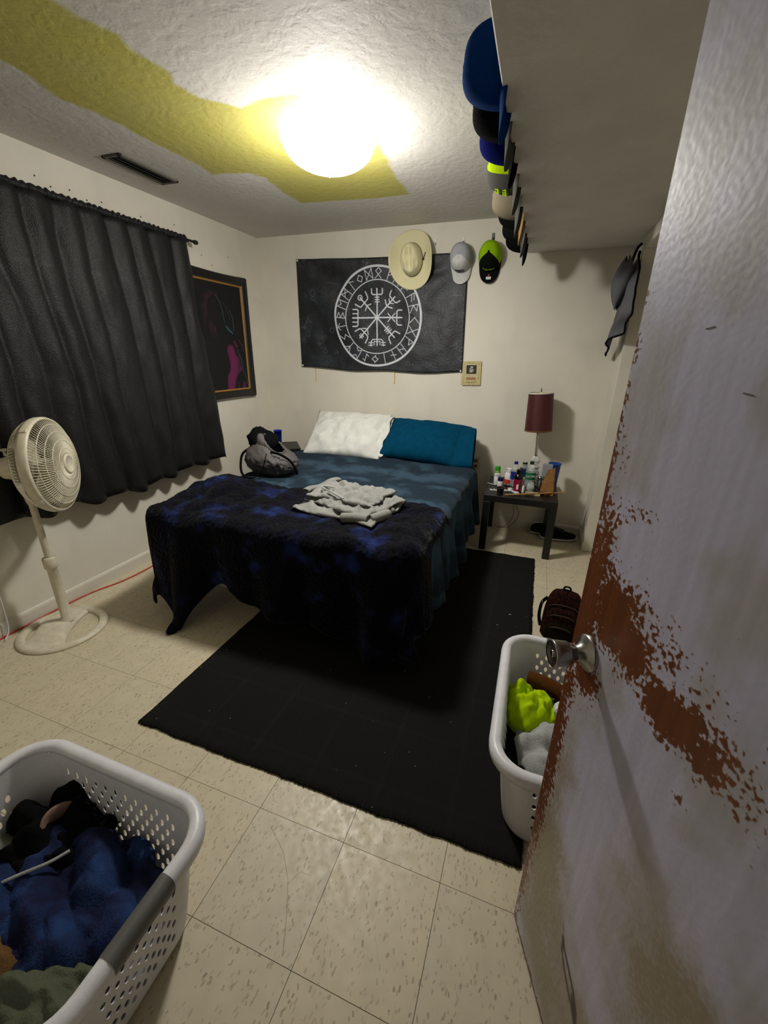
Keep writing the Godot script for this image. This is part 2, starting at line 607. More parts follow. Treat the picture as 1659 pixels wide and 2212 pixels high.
func skirting(parent: Node, a: Vector3, b: Vector3, out: Vector3) -> void:
	var st := new_st(false)
	var prof := [Vector2(0.0, 0.0), Vector2(0.013, 0.0), Vector2(0.013, 0.062), Vector2(0.009, 0.073), Vector2(0.002, 0.078), Vector2(0.0, 0.078)]
	for k in prof.size() - 1:
		var p: Vector2 = prof[k]
		var q: Vector2 = prof[k + 1]
		var A := a + out * p.x + Vector3(0, p.y, 0)
		var B := b + out * p.x + Vector3(0, p.y, 0)
		var C := b + out * q.x + Vector3(0, q.y, 0)
		var D := a + out * q.x + Vector3(0, q.y, 0)
		quad_out(st, A, B, C, D, out + Vector3(0, 0.2, 0))
	for ends in [[a, (a - b).normalized()], [b, (b - a).normalized()]]:
		for k in range(1, prof.size() - 1):
			var A: Vector3 = ends[0] + out * prof[0].x + Vector3(0, prof[0].y, 0)
			var B: Vector3 = ends[0] + out * prof[k].x + Vector3(0, prof[k].y, 0)
			var C: Vector3 = ends[0] + out * prof[k + 1].x + Vector3(0, prof[k + 1].y, 0)
			tri_out(st, A, B, C, ends[1])
	part("board", st, M.trim, parent)

func tile_material(v: int) -> StandardMaterial3D:
	var S := 320
	var n := noise(200 + v, 0.012, 4)
	var g := n.get_image(S, S, false, false, false)
	g.convert(Image.FORMAT_L8)
	var d := g.get_data()
	var out := PackedByteArray()
	out.resize(S * S * 3)
	var base := Color(0.785, 0.74, 0.63).lerp(Color(0.765, 0.73, 0.645), v * 0.2)
	for i in d.size():
		var k := 0.95 + 0.07 * d[i] / 255.0
		out[i * 3] = int(255 * base.r * k)
		out[i * 3 + 1] = int(255 * base.g * k)
		out[i * 3 + 2] = int(255 * base.b * k)
	var im := Image.create_from_data(S, S, false, Image.FORMAT_RGB8, out)
	rng.seed = 300 + v
	for k in 230:
		var p := Vector2(rng.randf() * S, rng.randf() * S)
		var ang := rng.randf_range(-0.5, 0.5) + PI / 2
		var L := rng.randf_range(2.0, 10.0)
		var q := p + Vector2(cos(ang), sin(ang)) * L
		var c := Color(0.56, 0.50, 0.39) if rng.randf() < 0.75 else Color(0.42, 0.37, 0.29)
		stroke(im, p, q, rng.randf_range(2.0, 5.5), c, rng.randf_range(0.2, 0.62), 2.5)
	for k in 14:
		var p := Vector2(rng.randf() * S, rng.randf() * S)
		stroke(im, p, p + Vector2(rng.randf_range(-2, 2), rng.randf_range(-2, 2)), 1.6, Color(0.25, 0.21, 0.16), 0.8, 1.0)
	for k in 7:
		var p := Vector2(rng.randf() * S, rng.randf() * S)
		stroke(im, p, p + Vector2(rng.randf_range(-40, 40), rng.randf_range(-60, 60)), 0.8, Color(0.5, 0.45, 0.36), 0.35, 1.0)
	if v == 4:
		var pts := [Vector2(70, 40), Vector2(150, 90), Vector2(205, 150), Vector2(250, 230), Vector2(285, 305)]
		poly(im, pts, 1.3, Color(0.38, 0.34, 0.27), 0.8, 1.0)
		poly(im, [Vector2(215, 150), Vector2(230, 120), Vector2(262, 118)], 1.1, Color(0.42, 0.38, 0.3), 0.7, 1.0)
	var m := uvmat(im, 0.33)
	m.metallic_specular = 0.5
	m.roughness_texture = M.rough_tex
	m.roughness = 0.62
	m.roughness_texture_channel = BaseMaterial3D.TEXTURE_CHANNEL_RED
	return m

func ceiling_material() -> StandardMaterial3D:
	var W := 720
	var HH := 1080
	var k := 300.0
	var pts := PackedVector2Array()
	for q in [[1.30, 3.6], [1.16, 3.0], [1.045, 2.403], [1.037, 2.336], [1.092, 2.241], [1.07, 2.177], [1.103, 2.055], [1.057, 1.986], [1.09, 1.881], [1.19, 1.766], [1.311, 1.803], [1.452, 1.793], [1.579, 1.713], [1.646, 1.489], [1.612, 1.216], [1.59, 1.04], [1.568, 0.636], [1.353, 0.633], [0.84, 0.688], [0.848, 0.938], [0.864, 1.12], [0.825, 1.207], [0.691, 1.248], [0.61, 1.253], [0.621, 1.5], [0.598, 1.772], [0.597, 1.915], [0.55, 2.038], [0.6, 2.205], [0.593, 2.279], [0.62, 3.0], [0.66, 3.6]]:
		pts.append(Vector2(q[0], q[1]) * k)
	var mask := Image.create_empty(W, HH, false, Image.FORMAT_L8)
	var wob := noise(77, 0.02, 3)
	var md := PackedByteArray()
	md.resize(W * HH)
	# scanline fill with a wavering outline
	for y in HH:
		var xs := []
		for a in pts.size():
			var p := pts[a]
			var q := pts[(a + 1) % pts.size()]
			if (p.y <= y) != (q.y <= y):
				xs.append(p.x + (y - p.y) / (q.y - p.y) * (q.x - p.x))
		xs.sort()
		for s in range(0, xs.size() - 1, 2):
			var w0 := 5.0 * wob.get_noise_2d(xs[s] * 0.5, y)
			for x in range(int(max(0.0, xs[s] + w0)), int(min(W - 1.0, xs[s + 1] + w0))):
				md[y * W + x] = 255
	mask = Image.create_from_data(W, HH, false, Image.FORMAT_L8, md)
	mask.resize(W / 5, HH / 5, Image.INTERPOLATE_LANCZOS)
	mask.resize(W, HH, Image.INTERPOLATE_CUBIC)
	md = mask.get_data()
	var n := noise(78, 0.01, 4).get_image(W, HH, false, false, false)
	n.convert(Image.FORMAT_L8)
	var nd := n.get_data()
	var out := PackedByteArray()
	out.resize(W * HH * 3)
	var white := Color(0.80, 0.785, 0.755)
	var yel := Color(0.70, 0.67, 0.31)
	for i in W * HH:
		var c := white.lerp(yel, md[i] / 255.0 * (0.8 + 0.2 * nd[i] / 255.0))
		var g := 0.96 + 0.05 * nd[i] / 255.0
		out[i * 3] = mini(255, int(255 * c.r * g))
		out[i * 3 + 1] = mini(255, int(255 * c.g * g))
		out[i * 3 + 2] = mini(255, int(255 * c.b * g))
	var m := uvmat(Image.create_from_data(W, HH, false, Image.FORMAT_RGB8, out), 0.7)
	m.detail_enabled = false
	m.normal_enabled = true
	# relief of the trowelled plaster, stretched over the same sheet
	var rn := noise(79, 0.06, 4)
	rn.domain_warp_enabled = true
	rn.domain_warp_amplitude = 26.0
	rn.domain_warp_frequency = 0.02
	var rim := rn.get_image(W, HH, false, false, false)
	rim.convert(Image.FORMAT_RGBA8)
	rim.bump_map_to_normal_map(3.0)
	m.normal_texture = tex(rim)
	m.normal_scale = 0.2
	return m

func build_ceiling_light() -> void:
	var t := thing("ceiling_light", "lit frosted glass bowl lamp on the ceiling with a metal finial", "ceiling light", Vector3(LAMP.x, H, LAMP.z))
	var glass := mat(Color(0.95, 0.95, 0.92), 0.4)
	glass.emission_enabled = true
	glass.emission = Color(1.0, 0.97, 0.90)
	glass.emission_energy_multiplier = 1.5
	var st := new_st()
	var prof := [Vector2(0, -0.150)]
	for k in range(1, 13):
		var a := k / 12.0 * PI * 0.5
		prof.append(Vector2(0.205 * sin(a), -0.045 - 0.105 * cos(a)))
	prof.append(Vector2(0.214, -0.040))
	prof.append(Vector2(0.208, -0.036))
	for k in range(11, -1, -1):
		var a := k / 12.0 * PI * 0.5
		prof.append(Vector2(0.200 * sin(a), -0.040 - 0.105 * cos(a)))
	lathe(st, prof, 48)
	part("glass_bowl", st, glass, t)
	st = new_st()
	lathe(st, [Vector2(0, -0.172), Vector2(0.004, -0.170), Vector2(0.0055, -0.164), Vector2(0.003, -0.160), Vector2(0.004, -0.157), Vector2(0.012, -0.154), Vector2(0.012, -0.150), Vector2(0.003, -0.149), Vector2(0.003, -0.02)], 14)
	part("finial", st, mat(Color(0.12, 0.11, 0.10), 0.5), t)
	st = new_st()
	lathe(st, [Vector2(0.0, -0.022), Vector2(0.11, -0.022), Vector2(0.118, -0.016), Vector2(0.12, 0.0)], 32)
	part("ceiling_pan", st, M.trim, t)
	var bulb := mat(Color(1, 1, 1), 0.4)
	bulb.emission_enabled = true
	bulb.emission = Color(0.95, 0.97, 1.0)
	bulb.emission_energy_multiplier = 2.5
	for s in [-1, 1]:
		st = new_st()
		tube(st, [Vector3(s * 0.03, -0.055, 0), Vector3(s * 0.05, -0.055, 0), Vector3(s * 0.075, -0.055, 0), Vector3(s * 0.10, -0.055, 0), Vector3(s * 0.115, -0.055, 0)], [0.013, 0.014, 0.026, 0.028, 0.014], 14)
		part("bulb", st, bulb, t)
		var ol := OmniLight3D.new()
		ol.name = "bulb_glow"
		ol.light_color = Color(0.93, 0.96, 1.0)
		ol.light_energy = 0.012
		ol.light_size = 0.03
		ol.shadow_enabled = true
		ol.omni_range = 8.0
		ol.omni_attenuation = 2.0
		t.add_child(ol, true)
		ol.position = Vector3(s * 0.085, -0.055, 0)
	var l := OmniLight3D.new()
	l.name = "bowl_glow"
	l.light_color = Color(1.0, 0.985, 0.96)
	l.light_energy = 0.50
	l.light_size = 0.05
	l.shadow_enabled = true
	l.omni_range = 9.0
	l.omni_attenuation = 2.0
	t.add_child(l, true)
	l.position = Vector3(0, -0.225, 0)
	var al := AreaLight3D.new()
	al.name = "bowl_downlight"
	al.light_color = Color(1.0, 0.985, 0.96)
	al.light_energy = 1.8
	al.area_size = Vector2(0.22, 0.22)
	al.area_normalize_energy = true
	al.shadow_enabled = true
	al.area_range = 9.0
	al.area_attenuation = 2.0
	t.add_child(al, true)
	al.rotation = Vector3(-PI / 2, 0, 0)
	al.position = Vector3(0, -0.178, 0)

func build_vent() -> void:
	var t := thing("ceiling_vent", "narrow ceiling air vent with dark louvres near the curtain wall", "air vent", Vector3(0.285, H, 1.43))
	var w := 0.062
	var L := 0.195
	boxpart("duct_shade_plate", Vector3(-w + 0.02, -0.004, -L + 0.02), Vector3(w - 0.02, -0.002, L - 0.02), M.duct_shade, t, 0.0)  # black plate stands in for the shade inside the duct
	boxpart("frame_bar", Vector3(-w, -0.010, -L), Vector3(-w + 0.018, -0.0, L), M.vent, t, 0.003)
	boxpart("frame_bar", Vector3(w - 0.018, -0.010, -L), Vector3(w, -0.0, L), M.vent, t, 0.003)
	boxpart("frame_bar", Vector3(-w, -0.010, -L), Vector3(w, -0.0, -L + 0.018), M.vent, t, 0.003)
	boxpart("frame_bar", Vector3(-w, -0.010, L - 0.018), Vector3(w, -0.0, L), M.vent, t, 0.003)
	for k in 3:
		var st := new_st(false)
		rbox(st, Vector3(-0.014, -0.0008, -L + 0.02), Vector3(0.014, 0.0008, L - 0.02), 0.0, Transform3D(Basis(Vector3.BACK, -0.35), Vector3(-0.028 + k * 0.028, -0.006, 0)))
		part("louvre", st, M.black_paint, t)

func build_door() -> void:
	var d := struct("door_1")
	var Z := DX.cross(Vector3.UP).normalized()
	d.transform = Transform3D(Basis(DX.normalized(), Vector3.UP, Z), DO)
	var W := 0.78
	var HD := 2.02
	var wood := tmat(Color(0.36, 0.20, 0.09), 0.45, mottle(91, 0.02, 0.6), null, 3.0)
	var st := new_st(false)
	rbox(st, Vector3(0, 0, -0.036), Vector3(W, HD, -0.0006), 0.0015)
	part("slab", st, wood, d)
	st = new_st(false)
	var b := 0.001
	var A := Vector3(b, b, 0)
	var B := Vector3(W - b, b, 0)
	var C := Vector3(W - b, HD - b, 0)
	var D := Vector3(b, HD - b, 0)
	tri(st, A, D, C, Vector2(0, 1), Vector2(0, 0), Vector2(1, 0))
	tri(st, A, C, B, Vector2(0, 1), Vector2(1, 0), Vector2(1, 1))
	var face := part("face_panel", st, door_material(W, HD), d, true)
	face.set_meta("label", "chipped lavender grey paint over brown wood")
	# knob
	var kx := Transform3D(Basis(Vector3.RIGHT, PI / 2), Vector3(0.056, 0.915, 0))
	st = new_st()
	lathe(st, [Vector2(0.0335, 0.0), Vector2(0.0335, 0.003), Vector2(0.031, 0.006), Vector2(0.022, 0.010), Vector2(0.0155, 0.017), Vector2(0.013, 0.024)], 36, kx)
	var kn := part("knob_rose", st, M.steel, d)
	st = new_st()
	lathe(st, [Vector2(0.013, 0.022), Vector2(0.0135, 0.030), Vector2(0.019, 0.035), Vector2(0.0215, 0.040), Vector2(0.0235, 0.056), Vector2(0.0245, 0.064), Vector2(0.0235, 0.0665), Vector2(0.018, 0.066), Vector2(0.009, 0.0645), Vector2(0, 0.0645)], 36, kx)
	part("knob", st, M.steel, kn)
	st = new_st()
	lathe(st, [Vector2(0.0065, 0.064), Vector2(0.0062, 0.0665), Vector2(0.003, 0.0668), Vector2(0, 0.0662)], 16, kx)
	part("lock_button", st, M.chrome, kn)
	boxpart("latch_plate", Vector3(-0.001, 0.885, -0.029), Vector3(0.001, 0.945, -0.007), M.steel, d, 0.0005)
	for s in [[0.137, 1.443, 0.15], [0.214, 1.376, -0.1]]:
		st = new_st(false)
		var p := Vector3(s[0], s[1], 0.0008)
		var dirv := Vector3(cos(s[2]), sin(s[2]), 0) * 0.006
		tube(st, [p - dirv - Vector3(0, 0, 0.002), p - dirv, p + dirv, p + dirv - Vector3(0, 0, 0.002)], 0.0007, 6)
		part("staple", st, M.steel, d)
	for y in [0.25, 1.05, 1.82]:
		st = new_st()
		lathe(st, [Vector2(0, -0.045), Vector2(0.006, -0.045), Vector2(0.006, 0.045), Vector2(0, 0.045)], 10, Transform3D(Basis.IDENTITY, Vector3(W + 0.004, y, -0.036)))
		part("hinge", st, M.steel, d)
	# frame
	var fr := struct("trim_2")
	boxpart("jamb", Vector3(2.10, 0.0, 3.58), Vector3(2.118, 2.06, 3.70), M.trim, fr, 0.002)
	boxpart("jamb", Vector3(2.905, 0.0, 3.58), Vector3(2.92, 2.06, 3.70), M.trim, fr, 0.002)
	boxpart("head", Vector3(2.10, 2.045, 3.58), Vector3(2.92, 2.06, 3.70), M.trim, fr, 0.002)

func door_material(W: float, HD: float) -> StandardMaterial3D:
	var k := 800.0
	var w := int(W * k)
	var h := int(HD * k)
	# how far the paint is worn, on a coarse grid: blobs of u, y, ru, ry, turn, strength
	var blobs := [[0.02, 1.0, 0.05, 0.17, 0.0, 0.95], [0.10, 1.02, 0.065, 0.06, 0.0, 1.1], [0.145, 1.0, 0.06, 0.045, 0.0, 0.95], [0.06, 0.87, 0.04, 0.035, 0.0, 1.0], [0.25, 0.975, 0.055, 0.032, 0.2, 1.25], [0.30, 0.975, 0.05, 0.03, 0.1, 0.85], [0.20, 1.04, 0.12, 0.05, -0.25, 0.5], [0.32, 1.0, 0.09, 0.05, -0.3, 0.5], [0.34, 0.965, 0.05, 0.02, 0.0, 0.55], [0.010, 0.62, 0.030, 0.42, 0.0, 0.85], [0.006, 0.2, 0.018, 0.3, 0.0, 0.7], [0.04, 1.16, 0.04, 0.07, 0.0, 0.5], [0.10, 1.20, 0.03, 0.02, 0.0, 0.5], [0.0, 1.2, 0.014, 0.28, 0.0, 0.75], [0.4, 0.0, 0.5, 0.012, 0.0, 1.2], [0.30, 0.89, 0.012, 0.02, 0.3, 0.55], [0.5, 0.9, 0.05, 0.03, 0.0, 0.45]]
	var cw := w / 6
	var ch := h / 6
	var cd := PackedByteArray()
	cd.resize(cw * ch)
	for y in ch:
		for x in cw:
			var u := (x + 0.5) / cw * W
			var v := HD - (y + 0.5) / ch * HD
			var s := 0.0
			for b in blobs:
				var dx: float = u - b[0]
				var dy: float = v - b[1]
				var cx: float = dx * cos(b[4]) + dy * sin(b[4])
				var cy: float = -dx * sin(b[4]) + dy * cos(b[4])
				var q := pow(cx / b[2], 2) + pow(cy / b[3], 2)
				if q < 9.0:
					s = max(s, b[5] * exp(-q * 0.6))
			cd[y * cw + x] = int(min(1.0, s * 0.8) * 255)
	var cim := Image.create_from_data(cw, ch, false, Image.FORMAT_L8, cd)
	cim.resize(w, h, Image.INTERPOLATE_CUBIC)
	var worn := cim.get_data()
	var n1 := noise(401, 0.10, 5)
	var i1 := n1.get_image(w, h, false, false, false)
	i1.convert(Image.FORMAT_L8)
	var flake := i1.get_data()
	var n4 := noise(404, 0.022, 3)
	var i4 := n4.get_image(w, h, false, false, false)
	i4.convert(Image.FORMAT_L8)
	var patchy := i4.get_data()
	var n2 := noise(402, 0.006, 3)
	var i2 := n2.get_image(w, h, false, false, false)
	i2.convert(Image.FORMAT_L8)
	var broad := i2.get_data()
	# brushed streaks and wood grain: noise stretched along the height
	var n3 := noise(403, 0.05, 3)
	var i3 := n3.get_image(w, h / 24, false, false, false)
	i3.resize(w, h, Image.INTERPOLATE_CUBIC)
	i3.convert(Image.FORMAT_L8)
	var grain := i3.get_data()
	# grime rubbed into the paint, with an outline of its own
	var gd := PackedByteArray()
	gd.resize(cw * ch)
	var gn := noise(405, 0.035, 4)
	for y in ch:
		for x in cw:
			var u := (x + 0.5) / cw * W
			var v := HD - (y + 0.5) / ch * HD
			var k2 := 0.0
			for b in [[0.05, 0.42, 0.10, 0.30], [0.25, 0.18, 0.40, 0.22], [0.42, 0.62, 0.22, 0.14], [0.55, 0.35, 0.30, 0.30]]:
				k2 = maxf(k2, exp(-(pow((u - b[0]) / b[2], 2.0) + pow((v - b[1]) / b[3], 2.0))))
			gd[y * cw + x] = int(255.0 * smoothstep(0.30, 1.0, k2 + 0.5 * gn.get_noise_2d(x, y)))
	var gim := Image.create_from_data(cw, ch, false, Image.FORMAT_L8, gd)
	gim.resize(w, h, Image.INTERPOLATE_CUBIC)
	var grime := gim.get_data()
	var tan := Color(0.56, 0.51, 0.41)
	var out := PackedByteArray()
	out.resize(w * h * 3)
	var paint_a := Color(0.76, 0.75, 0.85)
	var paint_b := Color(0.70, 0.685, 0.72)
	var wood_a := Color(0.46, 0.25, 0.10)
	var wood_b := Color(0.34, 0.165, 0.06)
	for i in w * h:
		var f := flake[i] / 255.0
		var g := grain[i] / 255.0
		var c := paint_a.lerp(paint_b, smoothstep(0.4, 0.7, broad[i] / 255.0))
		c = c * (0.93 + 0.1 * g)
		var gr := grime[i] / 255.0
		if gr > 0.02:
			c = c.lerp(tan, clampf(gr * (0.35 + 0.9 * f) * 1.1, 0.0, 0.85))
		var s := worn[i] / 255.0 * 0.9 + (f - 0.5) * 0.75 + (patchy[i] / 255.0 - 0.5) * 0.35
		if s > 0.36:
			c = c.lerp(wood_a.lerp(wood_b, g), smoothstep(0.36, 0.42, s))
		elif f > 0.86:
			c = c.lerp(wood_b, smoothstep(0.86, 0.9, f) * 0.4)
		out[i * 3] = mini(255, int(c.r * 255))
		out[i * 3 + 1] = mini(255, int(c.g * 255))
		out[i * 3 + 2] = mini(255, int(c.b * 255))
	var im := Image.create_from_data(w, h, false, Image.FORMAT_RGB8, out)
	var P := func(u: float, y: float) -> Vector2:
		return Vector2(u * k, (HD - y) * k)
	# gouge in the veneer near the bottom
	var dark := Color(0.12, 0.05, 0.03)
	poly(im, [P.call(0.185, 0.315), P.call(0.195, 0.30), P.call(0.215, 0.29), P.call(0.245, 0.272), P.call(0.262, 0.25), P.call(0.270, 0.225)], 7.0, dark, 0.9, 3.0)
	poly(im, [P.call(0.185, 0.315), P.call(0.19, 0.285), P.call(0.21, 0.262), P.call(0.24, 0.24), P.call(0.270, 0.225)], 6.0, dark, 0.85, 3.0)
	poly(im, [P.call(0.25, 0.255), P.call(0.26, 0.235), P.call(0.272, 0.22)], 14.0, dark, 0.85, 4.0)
	poly(im, [P.call(0.175, 0.345), P.call(0.19, 0.30)], 1.5, dark, 0.6, 2.0)
	var m := uvmat(im, 0.42)
	m.normal_enabled = true
	i1.convert(Image.FORMAT_RGBA8)
	i1.resize(w / 2, h / 2)
	i1.bump_map_to_normal_map(1.0)
	m.normal_texture = tex(i1)
	m.normal_scale = 0.15
	return m

# ---------------------------------------------------------------- on the walls
func build_curtain() -> void:
	var rod := thing("curtain_rod", "thin black curtain rod with a knob end above the black curtain", "curtain rod", Vector3(0.085, 2.126, 0.0))
	var st := new_st()
	tube(st, [Vector3(0, 0, 0.875), Vector3(0, 0, 1.8), Vector3(0, 0, 2.75)], 0.008, 12)
	var rp := part("pole", st, M.black_paint, rod)
	st = new_st()
	tube(st, [Vector3(0, 0, 0.88), Vector3(0, 0, 0.875), Vector3(0, 0, 0.862), Vector3(0, 0, 0.85), Vector3(0, 0, 0.846)], [0.009, 0.013, 0.0145, 0.013, 0.004], 14)
	part("finial", st, M.black_paint, rp)
	for z in [0.93, 2.6]:
		st = new_st(false)
		rbox(st, Vector3(-0.085, -0.012, z - 0.006), Vector3(0.0, -0.006, z + 0.006), 0.001)
		rbox(st, Vector3(-0.085, -0.03, z - 0.012), Vector3(-0.082, 0.02, z + 0.012), 0.001)
		part("bracket", st, M.black_paint, rod)
	st = new_st()
	var n := noise(501, 1.2, 2)
	var n2 := noise(502, 5.0, 2)
	var f := func(u: float, v: float) -> Vector3:
		# u from the far edge to the near edge, v from the heading down to the hem
		var z_top := lerpf(0.955, 2.62, u)
		var z_bot := lerpf(0.845, 2.50, u)
		var z := lerpf(z_top, z_bot, v) + 0.012 * n.get_noise_2d(u * 3.0, v * 2.0)
		var ph := u * TAU * 11.0 + 2.2 * n.get_noise_2d(u * 2.0, v * 0.8)
		var amp := 0.020 + 0.026 * v * v
		amp *= 0.75 + 0.5 * n.get_noise_2d(u * 4.0 + 7.0, 0.3)
		var x := 0.092 + 0.02 * v + amp * ((absf(sin(ph * 0.5)) * 2.0 - 1.2) * 0.75 + 0.45 * sin(ph * 0.43 + 1.0)) + 0.006 * n2.get_noise_2d(u * 3.0, v * 1.2)
		var y := lerpf(2.122, 0.585 + 0.02 * sin(ph * 0.5) + 0.02 * sin(u * 9.0), v)
		return Vector3(max(x, 0.02), y, z)
	cloth(st, 150, 40, f, 0.002)
	# rod pocket and the ruffle above it
	var f2 := func(u: float, v: float) -> Vector3:
		var a := v * TAU
		var z := lerpf(0.955, 2.62, u) + 0.003 * sin(u * 260.0)
		var rr := 0.0150 + 0.0016 * sin(u * TAU * 60.0) + 0.001 * sin(u * TAU * 23.0)
		var top: float = 0.006 * max(0.0, sin(a)) * (1.0 + 0.7 * sin(u * TAU * 47.0))
		return Vector3(0.085 + cos(a) * rr, 2.126 + sin(a) * rr + top, z)
	var c := thing("blackout_curtain", "wide black blackout curtain gathered on the rod", "curtain")
	part("panel", st, M.curtain, c)
	st = new_st()
	grid(st, 400, 10, f2)
	part("rod_pocket", st, M.curtain, c)

func build_painting() -> void:
	var t := thing("framed_painting", "dark velvet painting of a neon outlined figure in carved black frame", "painting", Vector3(0.0, 1.515, 0.605))
	# local: y up, z along the wall, x out
	var HW := 0.352
	var HH := 0.472
	var rails := [[Vector3(0, -HH, -HW), Vector3(0, -HH, HW), Vector3(0, 1, 0)], [Vector3(0, HH, HW), Vector3(0, HH, -HW), Vector3(0, -1, 0)], [Vector3(0, -HH, HW), Vector3(0, HH, HW), Vector3(0, 0, -1)], [Vector3(0, HH, -HW), Vector3(0, -HH, -HW), Vector3(0, 0, 1)]]
	var prof := [Vector2(0.0, 0.004), Vector2(0.0, 0.026), Vector2(0.006, 0.036), Vector2(0.016, 0.037), Vector2(0.026, 0.030), Vector2(0.040, 0.028), Vector2(0.052, 0.024), Vector2(0.060, 0.016), Vector2(0.062, 0.010)]
	for r in rails:
		var st := new_st()
		var a: Vector3 = r[0]
		var b: Vector3 = r[1]
		var inn: Vector3 = r[2]
		var along := (b - a).normalized()
		var L := (b - a).length()
		var f := func(u: float, v: float) -> Vector3:
			var idx := v * (prof.size() - 1)
			var i0 := int(min(floor(idx), prof.size() - 2.0))
			var p: Vector2 = prof[i0].lerp(prof[i0 + 1], idx - i0)
			var s := lerpf(p.x, L - p.x, u)
			# carved outer edge: scallops between the smooth middle stretches
			var cw: float = (1.0 - ss(0.10, 0.16, abs(u - 0.0))) + (1.0 - ss(0.10, 0.16, abs(1.0 - u))) + 0.35
			var carve: float = 0.0035 * cw * sin(s * 330.0) * (1.0 - ss(0.004, 0.02, p.x))
			var wob: float = 0.006 * cos(u * TAU) * (1.0 - ss(0.0, 0.012, p.x))
			return a + along * s + inn * (p.x + carve - wob * 0.5) + Vector3(p.y + carve * 0.4, 0, 0)
		grid(st, 120, 16, f)
		part("frame_rail", st, M.frame, t)
	# gilt fillet
	for r in rails:
		var st := new_st(false)
		var a: Vector3 = r[0]
		var b: Vector3 = r[1]
		var inn: Vector3 = r[2]
		var along := (b - a).normalized()
		var o := 0.060
		var A := a + along * o + inn * o + Vector3(0.017, 0, 0)
		var B := b - along * o + inn * o + Vector3(0.017, 0, 0)
		var C := b - along * (o + 0.012) + inn * (o + 0.012) + Vector3(0.011, 0, 0)
		var D := a + along * (o + 0.012) + inn * (o + 0.012) + Vector3(0.011, 0, 0)
		quad_out(st, A, B, C, D, Vector3(1, 0, 0))
		quad_out(st, C, D, D - Vector3(0.004, 0, 0), C - Vector3(0.004, 0, 0), inn)
		part("gilt_fillet", st, M.gilt, t)
	# canvas
	var W := 360
	var HP := 500
	var im := Image.create_empty(W, HP, false, Image.FORMAT_RGB8)
	im.fill(Color(0.018, 0.016, 0.018))
	var K := func(x: float, y: float) -> Vector2:
		return Vector2(x * W, y * HP)
	var pink := Color(0.40, 0.10, 0.30)
	var mauve := Color(0.45, 0.25, 0.33)
	var teal := Color(0.20, 0.45, 0.48)
	var glow := Color(0.34, 0.12, 0.20)
	# halo of the head
	poly(im, [K.call(0.20, 0.36), K.call(0.20, 0.22), K.call(0.26, 0.13), K.call(0.37, 0.09), K.call(0.47, 0.11)], 16, glow, 0.35, 16.0)
	poly(im, [K.call(0.24, 0.30), K.call(0.24, 0.22), K.call(0.29, 0.145), K.call(0.38, 0.105)], 5, glow, 0.8, 6.0)
	# hair strands
	poly(im, [K.call(0.46, 0.11), K.call(0.53, 0.17), K.call(0.57, 0.26), K.call(0.585, 0.36)], 4, teal, 0.75, 3.0)
	poly(im, [K.call(0.72, 0.23), K.call(0.77, 0.30), K.call(0.775, 0.38), K.call(0.765, 0.43)], 4, teal, 0.8, 3.0)
	poly(im, [K.call(0.56, 0.16), K.call(0.65, 0.21), K.call(0.70, 0.29), K.call(0.715, 0.36)], 4, mauve, 0.5, 4.0)
	poly(im, [K.call(0.60, 0.385), K.call(0.66, 0.42), K.call(0.74, 0.45)], 6, teal, 0.85, 3.0)
	poly(im, [K.call(0.63, 0.385), K.call(0.72, 0.43)], 4, teal, 0.7, 3.0)
	poly(im, [K.call(0.36, 0.18), K.call(0.40, 0.16), K.call(0.44, 0.17)], 3, mauve, 0.4, 3.0)
	# face in the shade
	poly(im, [K.call(0.30, 0.37), K.call(0.34, 0.42), K.call(0.38, 0.46)], 26, Color(0.20, 0.09, 0.14), 0.6, 18.0)
	poly(im, [K.call(0.27, 0.39), K.call(0.28, 0.45), K.call(0.33, 0.50)], 3, mauve, 0.6, 3.0)
	poly(im, [K.call(0.38, 0.40), K.call(0.37, 0.43)], 6, Color(0.45, 0.12, 0.25), 0.6, 4.0)
	# shoulder and arm
	poly(im, [K.call(0.76, 0.53), K.call(0.80, 0.57)], 14, pink, 0.9, 8.0)
	poly(im, [K.call(0.85, 0.50), K.call(0.93, 0.56), K.call(0.95, 0.62)], 4, mauve, 0.7, 3.0)
	poly(im, [K.call(0.66, 0.62), K.call(0.70, 0.72), K.call(0.70, 0.80), K.call(0.61, 0.90), K.call(0.58, 1.0)], 62, pink, 0.95, 16.0)
	poly(im, [K.call(0.80, 0.68), K.call(0.84, 0.80), K.call(0.75, 0.84)], 22, Color(0.34, 0.09, 0.27), 0.8, 16.0)
	poly(im, [K.call(0.90, 0.96), K.call(0.88, 1.0)], 30, pink, 0.8, 12.0)
	poly(im, [K.call(0.80, 0.60), K.call(0.88, 0.70), K.call(0.90, 0.80), K.call(0.97, 0.92), K.call(0.99, 1.0)], 4, teal, 0.85, 3.0)
	poly(im, [K.call(0.76, 0.94), K.call(0.76, 1.0)], 4, Color(0.4, 0.4, 0.4), 0.7, 3.0)
	var st := new_st(false)
	var ch := HH - 0.07
	var cw := HW - 0.07
	var A := Vector3(0.008, ch, cw)
	var B := Vector3(0.008, ch, -cw)
	var C := Vector3(0.008, -ch, -cw)
	var D := Vector3(0.008, -ch, cw)
	tri(st, A, B, C, Vector2(0, 0), Vector2(1, 0), Vector2(1, 1))
	tri(st, A, C, D, Vector2(0, 0), Vector2(1, 1), Vector2(0, 1))
	part("canvas", st, uvmat(im, 0.95), t)
	boxpart("backing_board", Vector3(0.001, -HH + 0.01, -HW + 0.01), Vector3(0.006, HH - 0.01, HW - 0.01), M.black_paint, t, 0.0)

